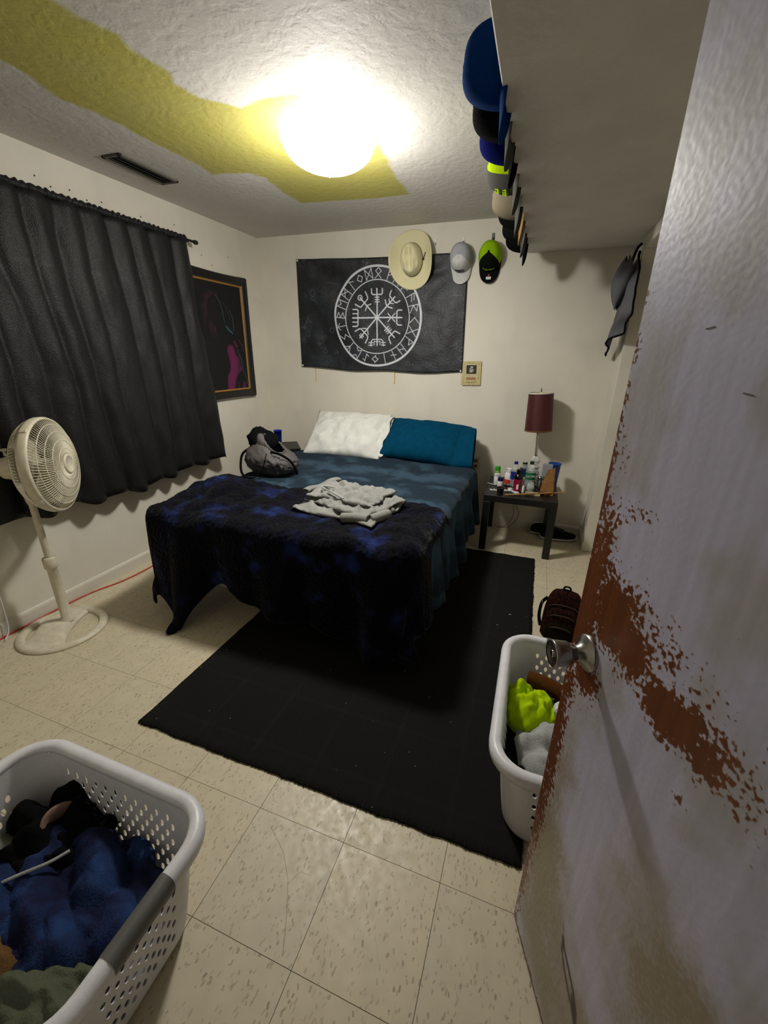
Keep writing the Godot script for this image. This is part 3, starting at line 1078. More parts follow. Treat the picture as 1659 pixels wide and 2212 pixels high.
const RUNES := [
	[[0, 0, 0, 1], [0, 0.75, 0.5, 1.0], [0, 0.45, 0.5, 0.7]],
	[[-0.3, 0, -0.3, 1], [-0.3, 1, 0.3, 0.7], [0.3, 0.7, 0.3, 0]],
	[[-0.2, 0, -0.2, 1], [-0.2, 0.75, 0.3, 0.5], [0.3, 0.5, -0.2, 0.25]],
	[[-0.2, 0, -0.2, 1], [-0.2, 1, 0.4, 0.7], [-0.2, 0.7, 0.4, 0.4]],
	[[-0.3, 0, -0.3, 1], [-0.3, 1, 0.3, 0.75], [0.3, 0.75, -0.3, 0.5], [-0.3, 0.5, 0.35, 0]],
	[[0.3, 1, -0.25, 0.5], [-0.25, 0.5, 0.3, 0]],
	[[-0.4, 0, 0.4, 1], [0.4, 0, -0.4, 1]],
	[[-0.25, 0, -0.25, 1], [-0.25, 1, 0.3, 0.75], [0.3, 0.75, -0.25, 0.5]],
	[[-0.3, 0, -0.3, 1], [0.3, 0, 0.3, 1], [-0.3, 0.65, 0.3, 0.35]],
	[[0, 0, 0, 1], [-0.3, 0.6, 0.3, 0.4]],
	[[0, 0, 0, 1]],
	[[-0.35, 0.5, 0.05, 0.9], [-0.35, 0.5, 0.05, 0.2], [0.35, 0.5, -0.05, 0.8], [0.35, 0.5, -0.05, 0.1]],
	[[0, 0.1, 0, 0.9], [0, 0.9, 0.3, 0.7], [0, 0.1, -0.3, 0.3]],
	[[-0.3, 0, -0.3, 1], [-0.3, 1, 0.05, 0.75], [0.05, 0.75, 0.35, 1], [-0.3, 0, 0.05, 0.25], [0.05, 0.25, 0.35, 0]],
	[[0, 0, 0, 1], [0, 0.55, -0.35, 1], [0, 0.55, 0.35, 1]],
	[[0.3, 1, -0.2, 0.7], [-0.2, 0.7, 0.2, 0.35], [0.2, 0.35, -0.3, 0]],
	[[0, 0, 0, 1], [0, 1, -0.35, 0.7], [0, 1, 0.35, 0.7]],
	[[-0.25, 0, -0.25, 1], [-0.25, 1, 0.3, 0.75], [0.3, 0.75, -0.25, 0.5], [-0.25, 0.5, 0.3, 0.25], [0.3, 0.25, -0.25, 0]],
	[[-0.35, 0, -0.35, 1], [0.35, 0, 0.35, 1], [-0.35, 1, 0, 0.65], [0, 0.65, 0.35, 1]],
	[[-0.35, 0, -0.35, 1], [0.35, 0, 0.35, 1], [-0.35, 1, 0.35, 0.5], [0.35, 1, -0.35, 0.5]],
	[[-0.1, 0, -0.1, 1], [-0.1, 1, 0.35, 0.7]],
	[[-0.35, 0.5, 0, 0.85], [0, 0.85, 0.35, 0.5], [0.35, 0.5, 0, 0.15], [0, 0.15, -0.35, 0.5]],
	[[-0.4, 0, -0.4, 1], [0.4, 0, 0.4, 1], [-0.4, 1, 0.4, 0], [-0.4, 0, 0.4, 1]],
	[[0, 1, -0.32, 0.7], [0, 1, 0.32, 0.7], [-0.32, 0.7, 0.35, 0], [0.32, 0.7, -0.35, 0]]]

func flag_image() -> Image:
	var W := 1024
	var HF := 596
	var g := noise(601, 0.008, 4).get_image(W, HF, false, false, false)
	g.convert(Image.FORMAT_L8)
	var d := g.get_data()
	var out := PackedByteArray()
	out.resize(W * HF * 3)
	for i in d.size():
		var k := smoothstep(0.35, 0.8, d[i] / 255.0)
		var c := Color(0.085, 0.095, 0.115).lerp(Color(0.15, 0.17, 0.20), k)
		out[i * 3] = c.r8
		out[i * 3 + 1] = c.g8
		out[i * 3 + 2] = c.b8
	var im := Image.create_from_data(W, HF, false, Image.FORMAT_RGB8, out)
	rng.seed = 606
	# faint scattered signs in the background
	for k in 90:
		var p := Vector2(rng.randf() * W, rng.randf() * HF)
		var rn: Array = RUNES[rng.randi() % 24]
		var a := rng.randf() * TAU
		var s := rng.randf_range(28.0, 58.0)
		var c := Color(0.40, 0.41, 0.43)
		var op := rng.randf_range(0.12, 0.5)
		if rng.randf() < 0.15:
			ring(im, p, s * 0.35, 6.0, c, op)
			continue
		for l in rn:
			var q0 := p + Vector2(l[0], -l[1] + 0.5).rotated(a) * s
			var q1 := p + Vector2(l[2], -l[3] + 0.5).rotated(a) * s
			stroke(im, q0, q1, 5.0, c, op, 5.0)
	var C := Vector2(0.504 * W, 0.51 * HF)
	var R := 0.262 * W
	var white := Color(0.78, 0.79, 0.82)
	ring(im, C, R - 5.0, 12.0, white)
	ring(im, C, R * 0.728, 5.5, white)
	for k in 24:
		var a := deg_to_rad(18.0 + 15.0 * k)
		var rn: Array = RUNES[k]
		var r0 := R * 0.75
		var rh := R * 0.195
		var od := Vector2(sin(a), -cos(a))
		var sd := Vector2(cos(a), sin(a))
		for l in rn:
			var q0 : Vector2 = C + od * (r0 + rh * l[1]) + sd * (l[0] * rh * 1.0)
			var q1 : Vector2 = C + od * (r0 + rh * l[3]) + sd * (l[2] * rh * 1.0)
			stroke(im, q0, q1, 4.6, white, 0.95, 1.2)
	# eight staves
	var S := 0.56 * R
	for k in 8:
		var a := deg_to_rad(45.0 * k)
		var od := Vector2(sin(a), -cos(a))
		var sd := Vector2(cos(a), sin(a))
		var Q := func(x: float, y: float) -> Vector2:
			return C + (od * y + sd * x) * S
		stroke(im, C, Q.call(0, 1.0), 8.0, white, 1.0, 1.2)
		var fork := func(y: float, hw: float, tip: float, turn: float) -> void:
			poly(im, [Q.call(-hw - turn, tip), Q.call(-hw, y + 0.05), Q.call(-hw + 0.05, y), Q.call(hw - 0.05, y), Q.call(hw, y + 0.05), Q.call(hw + turn, tip)], 7.0, white, 1.0, 1.2)
		match k:
			0:
				fork.call(0.80, 0.22, 1.0, 0.0)
				for b in [0.55, 0.63, 0.71]:
					stroke(im, Q.call(-0.08, b), Q.call(0.08, b), 6.0, white)
			1:
				fork.call(0.88, 0.20, 1.06, 0.04)
				poly(im, [Q.call(-0.2, 0.66), Q.call(-0.1, 0.60), Q.call(0, 0.56), Q.call(0.1, 0.60), Q.call(0.2, 0.66)], 7.0, white)
				poly(im, [Q.call(-0.12, 0.80), Q.call(0, 0.70), Q.call(0.12, 0.80)], 6.0, white)
			2:
				fork.call(0.80, 0.26, 1.0, 0.0)
				poly(im, [Q.call(-0.14, 0.72), Q.call(-0.04, 0.62), Q.call(0.0, 0.62), Q.call(0.04, 0.62), Q.call(0.14, 0.72)], 6.0, white)
				poly(im, [Q.call(-0.14, 0.44), Q.call(-0.04, 0.54), Q.call(0.04, 0.54), Q.call(0.14, 0.44)], 6.0, white)
			3:
				fork.call(0.84, 0.20, 1.06, 0.06)
				for b in [0.55, 0.63, 0.71]:
					stroke(im, Q.call(-0.11, b), Q.call(0.11, b), 6.0, white)
			4:
				poly(im, [Q.call(-0.26, 1.02), Q.call(-0.24, 0.84), Q.call(-0.18, 0.78), Q.call(0.18, 0.78), Q.call(0.24, 0.84), Q.call(0.26, 1.02)], 6.0, white)
				for x in [-0.26, 0.26]:
					stroke(im, Q.call(x - 0.08, 0.90), Q.call(x + 0.08, 0.90), 6.0, white)
					stroke(im, Q.call(x - 0.08, 0.99), Q.call(x + 0.08, 0.99), 6.0, white)
				for x in [-0.12, 0.12]:
					stroke(im, Q.call(x, 0.84), Q.call(x, 0.98), 5.0, white)
				stroke(im, Q.call(-0.1, 0.86), Q.call(0.1, 0.86), 5.0, white)
			5:
				fork.call(0.74, 0.24, 0.98, 0.06)
				poly(im, [Q.call(-0.16, 0.68), Q.call(0, 0.56), Q.call(0.16, 0.68)], 6.0, white)
				for b in [0.88, 0.95]:
					stroke(im, Q.call(-0.08, b), Q.call(0.08, b), 6.0, white)
			6:
				fork.call(0.78, 0.30, 1.0, 0.0)
				stroke(im, Q.call(-0.15, 0.78), Q.call(-0.15, 1.0), 6.0, white)
				stroke(im, Q.call(0.15, 0.78), Q.call(0.15, 1.0), 6.0, white)
			7:
				fork.call(0.74, 0.24, 0.98, 0.06)
				poly(im, [Q.call(-0.16, 0.52), Q.call(0, 0.60), Q.call(0.16, 0.52)], 6.0, white)
				ring(im, Q.call(0, 1.0), S * 0.085, 6.0, white)
	return im

func build_flag() -> void:
	var t := thing("wall_flag", "black flag printed with a white rune ring compass, pinned to wall", "flag")
	var im := flag_image()
	var m := uvmat(im, 0.55)
	m.normal_enabled = true
	m.normal_texture = M.weave
	m.normal_scale = 0.1
	var n := noise(611, 2.5, 3)
	var TL := Vector3(0.383, 2.161, 0.012)
	var TR := Vector3(1.855, 2.137, 0.012)
	var BL := Vector3(0.384, 1.293, 0.012)
	var BR := Vector3(1.874, 1.281, 0.012)
	var f := func(u: float, v: float) -> Vector3:
		var p := TL.lerp(TR, u).lerp(BL.lerp(BR, u), v)
		var edge: float = min(min(u, 1.0 - u) * 6.0, 1.0)
		p.y -= 0.014 * sin(u * PI) * (1.0 - v) + 0.012 * sin(u * PI) * v - 0.006 * sin(u * 14.0) * v
		# long soft folds that fan from the upper corners
		var r1 := atan2(v * 0.86 + 0.02, u * 1.49 + 0.02)
		var r2 := atan2(v * 0.86 + 0.02, (1.0 - u) * 1.49 + 0.02)
		var d1 := Vector2(u * 1.49, v * 0.86).length()
		var d2 := Vector2((1.0 - u) * 1.49, v * 0.86).length()
		var z := 0.012 * sin(r1 * 9.0 + 0.6) * ss(0.1, 0.4, d1) * (1.0 - ss(0.5, 1.1, d1))
		z += 0.009 * sin(r2 * 10.0 + 3.0 * n.get_noise_2d(u * 0.6, v * 0.6)) * ss(0.08, 0.3, d2) * (1.0 - ss(0.4, 1.0, d2))
		z += 0.008 * n.get_noise_2d(u * 1.5, v * 0.9)
		p.z += 0.012 * edge + z * edge
		p.z = max(p.z, 0.006)
		return p
	var st := new_st()
	cloth(st, 110, 64, f, 0.001)
	part("fabric", st, m, t)
	for q in [[TL, 1.0, -1.0], [TR, -1.0, -1.0], [BL, 1.0, 1.0], [BR, -1.0, 1.0]]:
		st = new_st()
		lathe(st, [Vector2(0.0, 0.006), Vector2(0.006, 0.005), Vector2(0.008, 0.0), Vector2(0.008, -0.01)], 12, Transform3D(Basis(Vector3.RIGHT, PI / 2), q[0] + Vector3(q[1] * 0.012, q[2] * 0.012, 0.006)))
		part("push_pin", st, M.paper_white, t)

# wall hook
func hook(at: Vector3, out: Vector3, m: Material, label: String, group: String) -> void:
	var t := thing("adhesive_hook", label, "hook", at, group)
	var z := out
	var x := Vector3.UP.cross(z)
	t.basis = Basis(x, Vector3.UP, z)
	boxpart("backplate", Vector3(-0.010, -0.028, 0.0), Vector3(0.010, 0.024, 0.004), m, t, 0.002)
	var st := new_st()
	tube(st, spline([Vector3(0, -0.006, 0.002), Vector3(0, -0.018, 0.012), Vector3(0, -0.014, 0.022), Vector3(0, -0.002, 0.024)], 5), 0.0035, 8)
	part("arm", st, m, t)

# baseball cap: opening in the plane y = 0, crown up, bill towards +z
func build_cap(label: String, front: Material, back: Material, bill: Material, group: String, xf: Transform3D, opt := {}) -> Node3D:
	var t := thing("baseball_cap", label, "cap", Vector3.ZERO, group)
	t.transform = xf
	var RX := 0.084
	var RZ := 0.098
	var HC: float = opt.get("height", 0.118)
	var surf := func(th: float, v: float) -> Vector3:
		# v 0 rim .. 1 button; th 0 front
		var c := cos(v * PI * 0.5)
		var s := sin(v * PI * 0.5)
		var rad := pow(c, 0.72)
		var seam: float = 0.0018 * pow(abs(cos(th * 3.0)), 12.0) * c
		var hh := HC * pow(s, 0.9)
		# the front panel stands tall
		hh += 0.012 * sin(v * PI) * max(0.0, cos(th))
		return Vector3(sin(th) * (RX * rad - seam), hh, cos(th) * (RZ * rad - seam) - 0.012 * s)
	var st := new_st()
	grid(st, 24, 18, func(u: float, v: float) -> Vector3: return surf.call(lerpf(-PI / 3, PI / 3, u), v))
	part("front_panel", st, front, t)
	st = new_st()
	grid(st, 40, 18, func(u: float, v: float) -> Vector3: return surf.call(lerpf(PI / 3, TAU - PI / 3, u), v))
	part("back_panel", st, back, t)
	# sweatband inside
	st = new_st()
	grid(st, 48, 2, func(u: float, v: float) -> Vector3: 
		var p: Vector3 = surf.call(u * TAU, v * 0.12)
		return Vector3(p.x * 0.975, p.y, p.z * 0.975))
	part("sweatband", st, M.black_cloth, t)
	# bill
	st = new_st()
	var BL: float = opt.get("bill", 0.072)
	var curve: float = opt.get("curve", 0.022)
	var fb := func(u: float, v: float) -> Vector3:
		var s := lerpf(-1.0, 1.0, u)
		var th := s * 1.32
		var p := Vector3(sin(th) * RX, 0.004, cos(th) * RZ)
		var ln := BL * sqrt(max(0.0, 1.0 - pow(abs(s), 3.4)))
		var q := p + Vector3(-p.x * 0.04 * v, 0.0, ln * v)
		q.y -= curve * pow(abs(q.x) / 0.08, 2.0) * (0.25 + 0.75 * v) + 0.004 * v
		return q
	cloth(st, 28, 10, fb, 0.0032)
	part("bill", st, bill, t)
	st = new_st()
	var bp: Vector3 = surf.call(0.0, 1.0)
	lathe(st, [Vector2(0.008, -0.001), Vector2(0.007, 0.003), Vector2(0.003, 0.0052), Vector2(0, 0.0055)], 12, Transform3D(Basis.IDENTITY, bp))
	part("button", st, opt.get("button", back), t)
	if opt.has("script"):
		# stitched writing across the front panel
		var s2 := new_st()
		for lines in opt.script:
			var pts := []
			for q in lines:
				var p: Vector3 = surf.call(q[0], q[1])
				var pn: Vector3 = p + Vector3(p.x, p.y * 0.4, p.z).normalized() * 0.0012
				pts.append(pn)
			tube(s2, pts, opt.get("script_r", 0.0015), 5)
		part("stitched_writing", s2, opt.script_mat, t.get_node("front_panel"))
	return t

func word(th0: float, th1: float, v0: float, hgt: float, letters: Array) -> Array:
	# letters: polylines in a 0..1 by 0..1 cell each, laid out along the crown
	var out := []
	var n := letters.size()
	for k in n:
		for pl in letters[k]:
			var l := []
			for q in pl:
				l.append([lerpf(th0, th1, (k + q[0] * 0.85) / n), v0 + hgt * q[1]])
			out.append(l)
	return out

func hung(at: Vector3, out: Vector3, roll := 0.0) -> Transform3D:
	# crown towards the room, bill down
	var y := out.normalized()
	var z := Vector3.DOWN
	var x := y.cross(z)
	var b := Basis(x, y, z)
	return Transform3D(Basis(y, roll) * b, at)

func build_hats() -> void:
	var LET := {"R": [[[0, 0], [0.1, 1], [0.7, 0.9], [0.6, 0.55], [0.1, 0.5], [0.8, 0]]], "i": [[[0.4, 0], [0.5, 0.5]], [[0.5, 0.7], [0.52, 0.75]]], "c": [[[0.9, 0.45], [0.5, 0.55], [0.2, 0.3], [0.4, 0], [0.9, 0.1]]], "h": [[[0.2, 0], [0.4, 1]], [[0.25, 0.35], [0.6, 0.5], [0.8, 0.3], [0.8, 0]]], "a": [[[0.8, 0.5], [0.3, 0.45], [0.15, 0.1], [0.5, 0], [0.8, 0.4], [0.85, 0]]], "r": [[[0.2, 0], [0.3, 0.5], [0.5, 0.4], [0.85, 0.5]]], "d": [[[0.8, 0.4], [0.3, 0.5], [0.15, 0.1], [0.6, 0], [0.95, 1]], [[0.75, 0.2], [0.85, 0]]], "s": [[[0.8, 0.5], [0.4, 0.45], [0.7, 0.2], [0.2, 0]]], "o": [[[0.5, 0.5], [0.2, 0.25], [0.5, 0], [0.8, 0.25], [0.5, 0.5]]], "n": [[[0.2, 0], [0.25, 0.5], [0.3, 0.35], [0.6, 0.5], [0.8, 0.3], [0.8, 0]]]}
	var rich := []
	for ch in ["R", "i", "c", "h", "a", "r", "d", "s", "o", "n"]:
		rich.append(LET[ch])
	var squig := []
	for k in 7:
		squig.append([[[0.0, 0.9], [0.1, 0.0], [0.4, 0.8], [0.6, 0.1], [0.85, 0.85]]])
	var mesh_white := tmat(Color(0.78, 0.78, 0.82), 0.9, M.fuzz, M.weave, 14.0, 1.0)
	var wht := tmat(Color(0.84, 0.84, 0.84), 0.85, M.soft, M.weave, 8.0, 0.6)
	var gb := "caps hanging on the back wall"
	build_cap("white trucker cap with dark writing hanging beside the cowboy hat", wht, mesh_white, wht, gb, hung(Vector3(1.806, 2.095, 0.028), Vector3(0, 0, 1), 0.03), {"script": word(-0.42, 0.42, 0.16, 0.10, squig) + word(-0.25, 0.40, 0.08, 0.05, squig), "script_mat": M.black_cloth, "bill": 0.075})
	var dk := tmat(Color(0.09, 0.095, 0.095), 0.9, M.fuzz, M.weave, 8.0, 0.6)
	var lm := tmat(Color(0.66, 0.86, 0.12), 0.85, M.fuzz, M.weave, 14.0, 1.0)
	var limecap := build_cap("lime green and black trucker cap with lime script on the back wall", dk, lm, dk, gb, hung(Vector3(2.019, 2.095, 0.028), Vector3(0, 0, 1), 0.0), {"script": word(-0.5, 0.5, 0.13, 0.13, rich), "script_mat": lm, "button": dk, "bill": 0.075})
	var stk := new_st(false)
	rbox(stk, Vector3(-0.018, 0.0028, 0.130), Vector3(0.018, 0.0046, 0.148), 0.0004)
	part("size_sticker", stk, M.paper_white, limecap.get_node("bill"))
	stk = new_st(false)
	rbox(stk, Vector3(-0.006, 0.0032, 0.115), Vector3(0.006, 0.0052, 0.124), 0.0004)
	part("size_tag", stk, mat(Color(0.7, 0.25, 0.2), 0.6), limecap.get_node("bill"))
	hook(Vector3(1.806, 2.215, 0), Vector3(0, 0, 1), M.white_plastic, "white adhesive hook above the white cap", "wall hooks")
	hook(Vector3(2.024, 2.225, 0), Vector3(0, 0, 1), M.grey_grip, "grey adhesive hook above the lime and black cap", "wall hooks")
	hook(Vector3(1.593, 2.215, 0), Vector3(0, 0, 1), M.white_plastic, "white adhesive hook behind the cowboy hat brim", "wall hooks")
	# cowboy hat
	var t := thing("cowboy_hat", "cream straw cowboy hat hanging over the flag corner", "hat", Vector3(1.425, 2.10, 0.035))
	t.basis = Basis(Vector3.BACK, 0.10) * Basis(Vector3.RIGHT, PI / 2)
	var straw := tmat(Color(0.89, 0.86, 0.70), 0.75, mottle(71, 0.05, 0.93), noise_normal(72, 0.3, 3.0), 9.0, 0.5)
	var CX := 0.084
	var CZ := 0.114
	var st := new_st()
	var brim := func(u: float, v: float) -> Vector3:
		var th := u * TAU
		var rx := lerpf(CX, 0.192, v)
		var rz := lerpf(CZ, 0.205, v)
		var y := 0.004 + 0.072 * pow(abs(sin(th)), 2.4) * pow(v, 1.6) - 0.014 * pow(abs(cos(th)), 2.0) * v
		var pull := 1.0 - 0.11 * pow(abs(sin(th)), 2.4) * v
		return Vector3(sin(th) * rx * pull, y, cos(th) * rz)
	cloth(st, 72, 12, brim, 0.004, true)
	part("brim", st, straw, t)
	st = new_st()
	var crown := func(u: float, v: float) -> Vector3:
		var th := u * TAU
		var c := pow(cos(v * PI * 0.5), 0.42) if v < 0.999 else 0.0
		var hgt := 0.125 * pow(sin(v * PI * 0.5), 0.85)
		var x := sin(th) * CX * c * (1.0 - 0.10 * v)
		var z := cos(th) * CZ * c * (1.0 - 0.06 * v)
		var dent: float = 0.036 * exp(-pow(x / 0.020, 2.0)) * ss(0.35, 0.95, v) * (1.0 - ss(0.06, 0.11, abs(z)) * 0.5)
		var pinch: float = 0.022 * (exp(-pow((abs(x) - 0.052) / 0.016, 2.0)) * exp(-pow((z - 0.05) / 0.035, 2.0))) * ss(0.3, 0.8, v)
		return Vector3(x, hgt - dent - pinch, z)
	grid(st, 64, 26, crown)
	var crn := part("crown", st, straw, t)
	st = new_st()
	var bp := []
	for k in 48:
		var th := TAU * k / 48
		bp.append(Vector3(sin(th) * (CX + 0.0015), 0.012, cos(th) * (CZ + 0.0015)))
	tube(st, bp, 0.006, 8, true, 0.35, Vector3.UP)
	part("hat_band", st, tmat(Color(0.42, 0.38, 0.27), 0.7, M.soft, null, 6.0), crn)
	st = new_st()
	tube(st, spline([Vector3(0.080, 0.016, 0.018), Vector3(0.092, 0.020, 0.004), Vector3(0.106, 0.026, -0.018), Vector3(0.112, 0.03, -0.032)], 5), 0.0025, 6)
	tube(st, spline([Vector3(0.084, 0.016, 0.010), Vector3(0.094, 0.018, 0.014), Vector3(0.098, 0.02, 0.004)], 5), 0.0022, 6)
	part("band_tail", st, M.black_cloth, crn)
	# row of caps on the soffit
	var gs := "caps hanging in a row on the soffit"
	var out := Vector3(-1, 0, 0)
	var sx := 2.272
	var navy := tmat(Color(0.02, 0.10, 0.36), 0.85, M.fuzz, M.weave, 8.0, 0.6)
	var royal := tmat(Color(0.05, 0.09, 0.40), 0.85, M.fuzz, M.weave, 8.0, 0.6)
	var bright := tmat(Color(0.05, 0.23, 0.50), 0.85, M.fuzz, M.weave, 8.0, 0.6)
	var grey := tmat(Color(0.36, 0.36, 0.34), 0.85, M.fuzz, M.weave, 8.0, 0.6)
	var tan := tmat(Color(0.55, 0.51, 0.43), 0.85, M.fuzz, M.weave, 8.0, 0.6)
	var camel := tmat(Color(0.66, 0.54, 0.36), 0.85, M.fuzz, M.weave, 8.0, 0.6)
	var squ2 := []
	for k in 5:
		squ2.append([[[0.0, 0.2], [0.2, 1.0], [0.3, 0.1], [0.55, 0.9], [0.6, 0.2], [0.9, 0.6]]])
	build_cap("bright blue baseball cap, first in the row on the soffit", bright, bright, bright, gs, hung(Vector3(sx, 2.19, 2.03), out), {"bill": 0.08})
	build_cap("black baseball cap with grey bill behind the bright blue cap", M.black_cloth, M.black_cloth, grey, gs, hung(Vector3(sx, 2.185, 1.83), out), {"bill": 0.078})
	build_cap("royal blue baseball cap with dark bill in the soffit row", royal, royal, dk, gs, hung(Vector3(sx, 2.18, 1.655), out), {})
	build_cap("lime and grey cap with lime stitched writing in the soffit row", grey, M.lime, grey, gs, hung(Vector3(sx, 2.16, 1.40), out), {"script": word(-0.45, 0.4, 0.22, 0.16, squ2) + word(-0.25, 0.45, 0.08, 0.12, squ2), "script_mat": M.lime, "script_r": 0.0016})
	build_cap("tan grey baseball cap in the soffit row", tan, tan, grey, gs, hung(Vector3(sx, 2.125, 1.17), out), {})
	build_cap("black baseball cap with a camel bill in the soffit row", M.black_cloth, M.black_cloth, camel, gs, hung(Vector3(sx, 2.15, 0.88), out), {})
	build_cap("charcoal baseball cap near the end of the soffit row", dk, M.black_cloth, M.dark_grey_cloth, gs, hung(Vector3(sx, 2.14, 0.62), out), {})
	build_cap("black baseball cap with grey edged bill, last in the soffit row", M.black_cloth, M.black_cloth, dk, gs, hung(Vector3(sx, 2.14, 0.36), out), {})

func build_wall_card() -> void:
	var t := thing("card_plaque", "small patterned cream plaque with a dog picture at the flag corner", "plaque", Vector3(1.947, 1.279, 0.0))
	t.basis = Basis(Vector3.BACK, 0.03)
	var W := 160
	var HC := 210
	var im := Image.create_empty(W, HC, false, Image.FORMAT_RGB8)
	im.fill(Color(0.74, 0.68, 0.48))
	rng.seed = 811
	for k in 170:
		var p := Vector2(rng.randf() * W, rng.randf() * HC)
		var c := Color(0.30, 0.26, 0.12) if rng.randf() < 0.5 else Color(0.86, 0.82, 0.62)
		stroke(im, p, p + Vector2(rng.randf_range(-8, 8), rng.randf_range(-5, 5)), 3.0, c, 0.8, 1.5)
	im.fill_rect(Rect2i(26, 28, 100, 135), Color(0.77, 0.72, 0.55))
	im.fill_rect(Rect2i(32, 30, 88, 78), Color(0.10, 0.09, 0.09))
	# pale shaggy dog
	for k in 60:
		var a := rng.randf() * TAU
		var r := rng.randf() * 0.9
		var p := Vector2(76 + cos(a) * 22 * r, 72 + sin(a) * 20 * r)
		stroke(im, p, p + Vector2(rng.randf_range(-4, 4), rng.randf_range(2, 8)), 5.0, Color(0.72, 0.69, 0.63), 0.8, 2.0)
	stroke(im, Vector2(72, 48), Vector2(84, 48), 14.0, Color(0.74, 0.71, 0.66), 0.9, 3.0)
	stroke(im, Vector2(74, 64), Vector2(82, 64), 7.0, Color(0.07, 0.06, 0.06), 0.95, 2.0)
	im.fill_rect(Rect2i(32, 112, 88, 22), Color(0.74, 0.69, 0.58))
	stroke(im, Vector2(60, 121), Vector2(61, 124), 4.0, Color(0.2, 0.18, 0.14))
	im.fill_rect(Rect2i(34, 138, 84, 24), Color(0.58, 0.44, 0.29))
	for k in 5:
		stroke(im, Vector2(34, 141 + k * 5), Vector2(118, 140 + k * 5), 1.0, Color(0.47, 0.35, 0.22), 0.5)
	rng.seed = 812
	for k in 11:
		var x := 34 + k * 9
		stroke(im, Vector2(x, 178 + rng.randf() * 4), Vector2(x + rng.randf_range(-4, 5), 186), 4.0, Color(0.13, 0.11, 0.05), 0.95, 1.0)
	for k in 5:
		var x := 50 + k * 13
		stroke(im, Vector2(x, 198), Vector2(x + rng.randf_range(2, 6), 200), 3.5, Color(0.2, 0.18, 0.1), 0.9, 1.0)
	boxpart("backing", Vector3(-0.080, -0.087, 0.001), Vector3(0.072, 0.093, 0.006), M.paper_cream, t, 0.001)
	var st := new_st(false)
	rbox(st, Vector3(-0.068, -0.094, 0.006), Vector3(0.080, 0.088, 0.0105), 0.001)
	part("card_board", st, M.black_wood, t)
	st = new_st(false)
	var z := 0.0112
	tri(st, Vector3(-0.068, 0.088, z), Vector3(0.080, 0.088, z), Vector3(0.080, -0.094, z), Vector2(0, 0), Vector2(1, 0), Vector2(1, 1))
	tri(st, Vector3(-0.068, 0.088, z), Vector3(0.080, -0.094, z), Vector3(-0.068, -0.094, z), Vector2(0, 0), Vector2(1, 1), Vector2(0, 1))
	part("printed_face", st, uvmat(im, 0.6), t)

func build_hanging_garment() -> void:
	var t := thing("hanging_jacket", "folded grey jacket with black edging hanging on the right wall", "jacket", Vector3(2.972, 2.03, 0.27))
	var m := tmat(Color(0.45, 0.45, 0.47), 0.9, M.fuzz, M.weave, 6.0, 0.6)
	var n := noise(911, 4.0, 2)
	var st := new_st()
	var body := func(u: float, v: float) -> Vector3:
		# u from the far edge to the near edge along the wall, v down; folds bulge into the room
		var zf := lerpf(-0.01, -0.09, ss(0.0, 0.35, v)) - 0.12 * ss(0.4, 1.0, v)
		var zn := lerpf(0.03, 0.30, ss(0.0, 0.4, v)) - 0.12 * ss(0.6, 1.0, v)
		var x := -0.012 - 0.05 * sin(u * PI) * ss(0.0, 0.3, v) - 0.020 * sin(u * TAU * 1.3 + v * 2.0) * ss(0.1, 0.4, v) - 0.035 * v - 0.008 * n.get_noise_2d(u, v)
		var y := -0.60 * v + 0.13 * u * ss(0.5, 1.0, v)
		return Vector3(minf(x, -0.006), y, lerpf(zf, zn, u))
	cloth(st, 26, 34, body, 0.004)
	part("body", st, m, t)
	st = new_st()
	var edge := []
	for k in 35:
		edge.append(body.call(1.0, k / 34.0) + Vector3(-0.003, 0, 0.002))
	for k in 27:
		edge.append(body.call(1.0 - k / 26.0, 1.0) + Vector3(-0.003, -0.002, 0))
	for k in 35:
		edge.append(body.call(0.0, 1.0 - k / 34.0) + Vector3(-0.003, 0, -0.002))
	tube(st, edge, 0.006, 7)
	part("black_edging", st, M.black_cloth, t)
	st = new_st()
	var roll := func(u: float, v: float) -> Vector3:
		var a := u * TAU
		var r: float = 0.078 * sin(clamp(v, 0.02, 0.98) * PI) ** 0.6
		return Vector3(-0.085 + cos(a) * r * 0.7 - 0.02 * v, -0.05 - 0.27 * v + 0.02 * sin(a * 2.0), 0.10 + sin(a) * r + 0.04 * v)
	grid(st, 24, 20, roll)
	part("folded_hood", st, m, t)
	st = new_st()
	tube(st, spline([Vector3(-0.01, 0.045, 0.0), Vector3(-0.03, 0.02, 0.005), Vector3(-0.045, -0.04, 0.012), Vector3(-0.05, -0.10, 0.02)], 6), 0.008, 8)
	part("hanging_loop", st, M.black_cloth, t)

# ---------------------------------------------------------------- the bed
const BX0 := 0.595
const BX1 := 2.045
const BZ0 := 0.09
const BZ1 := 2.01
const BT := 0.585

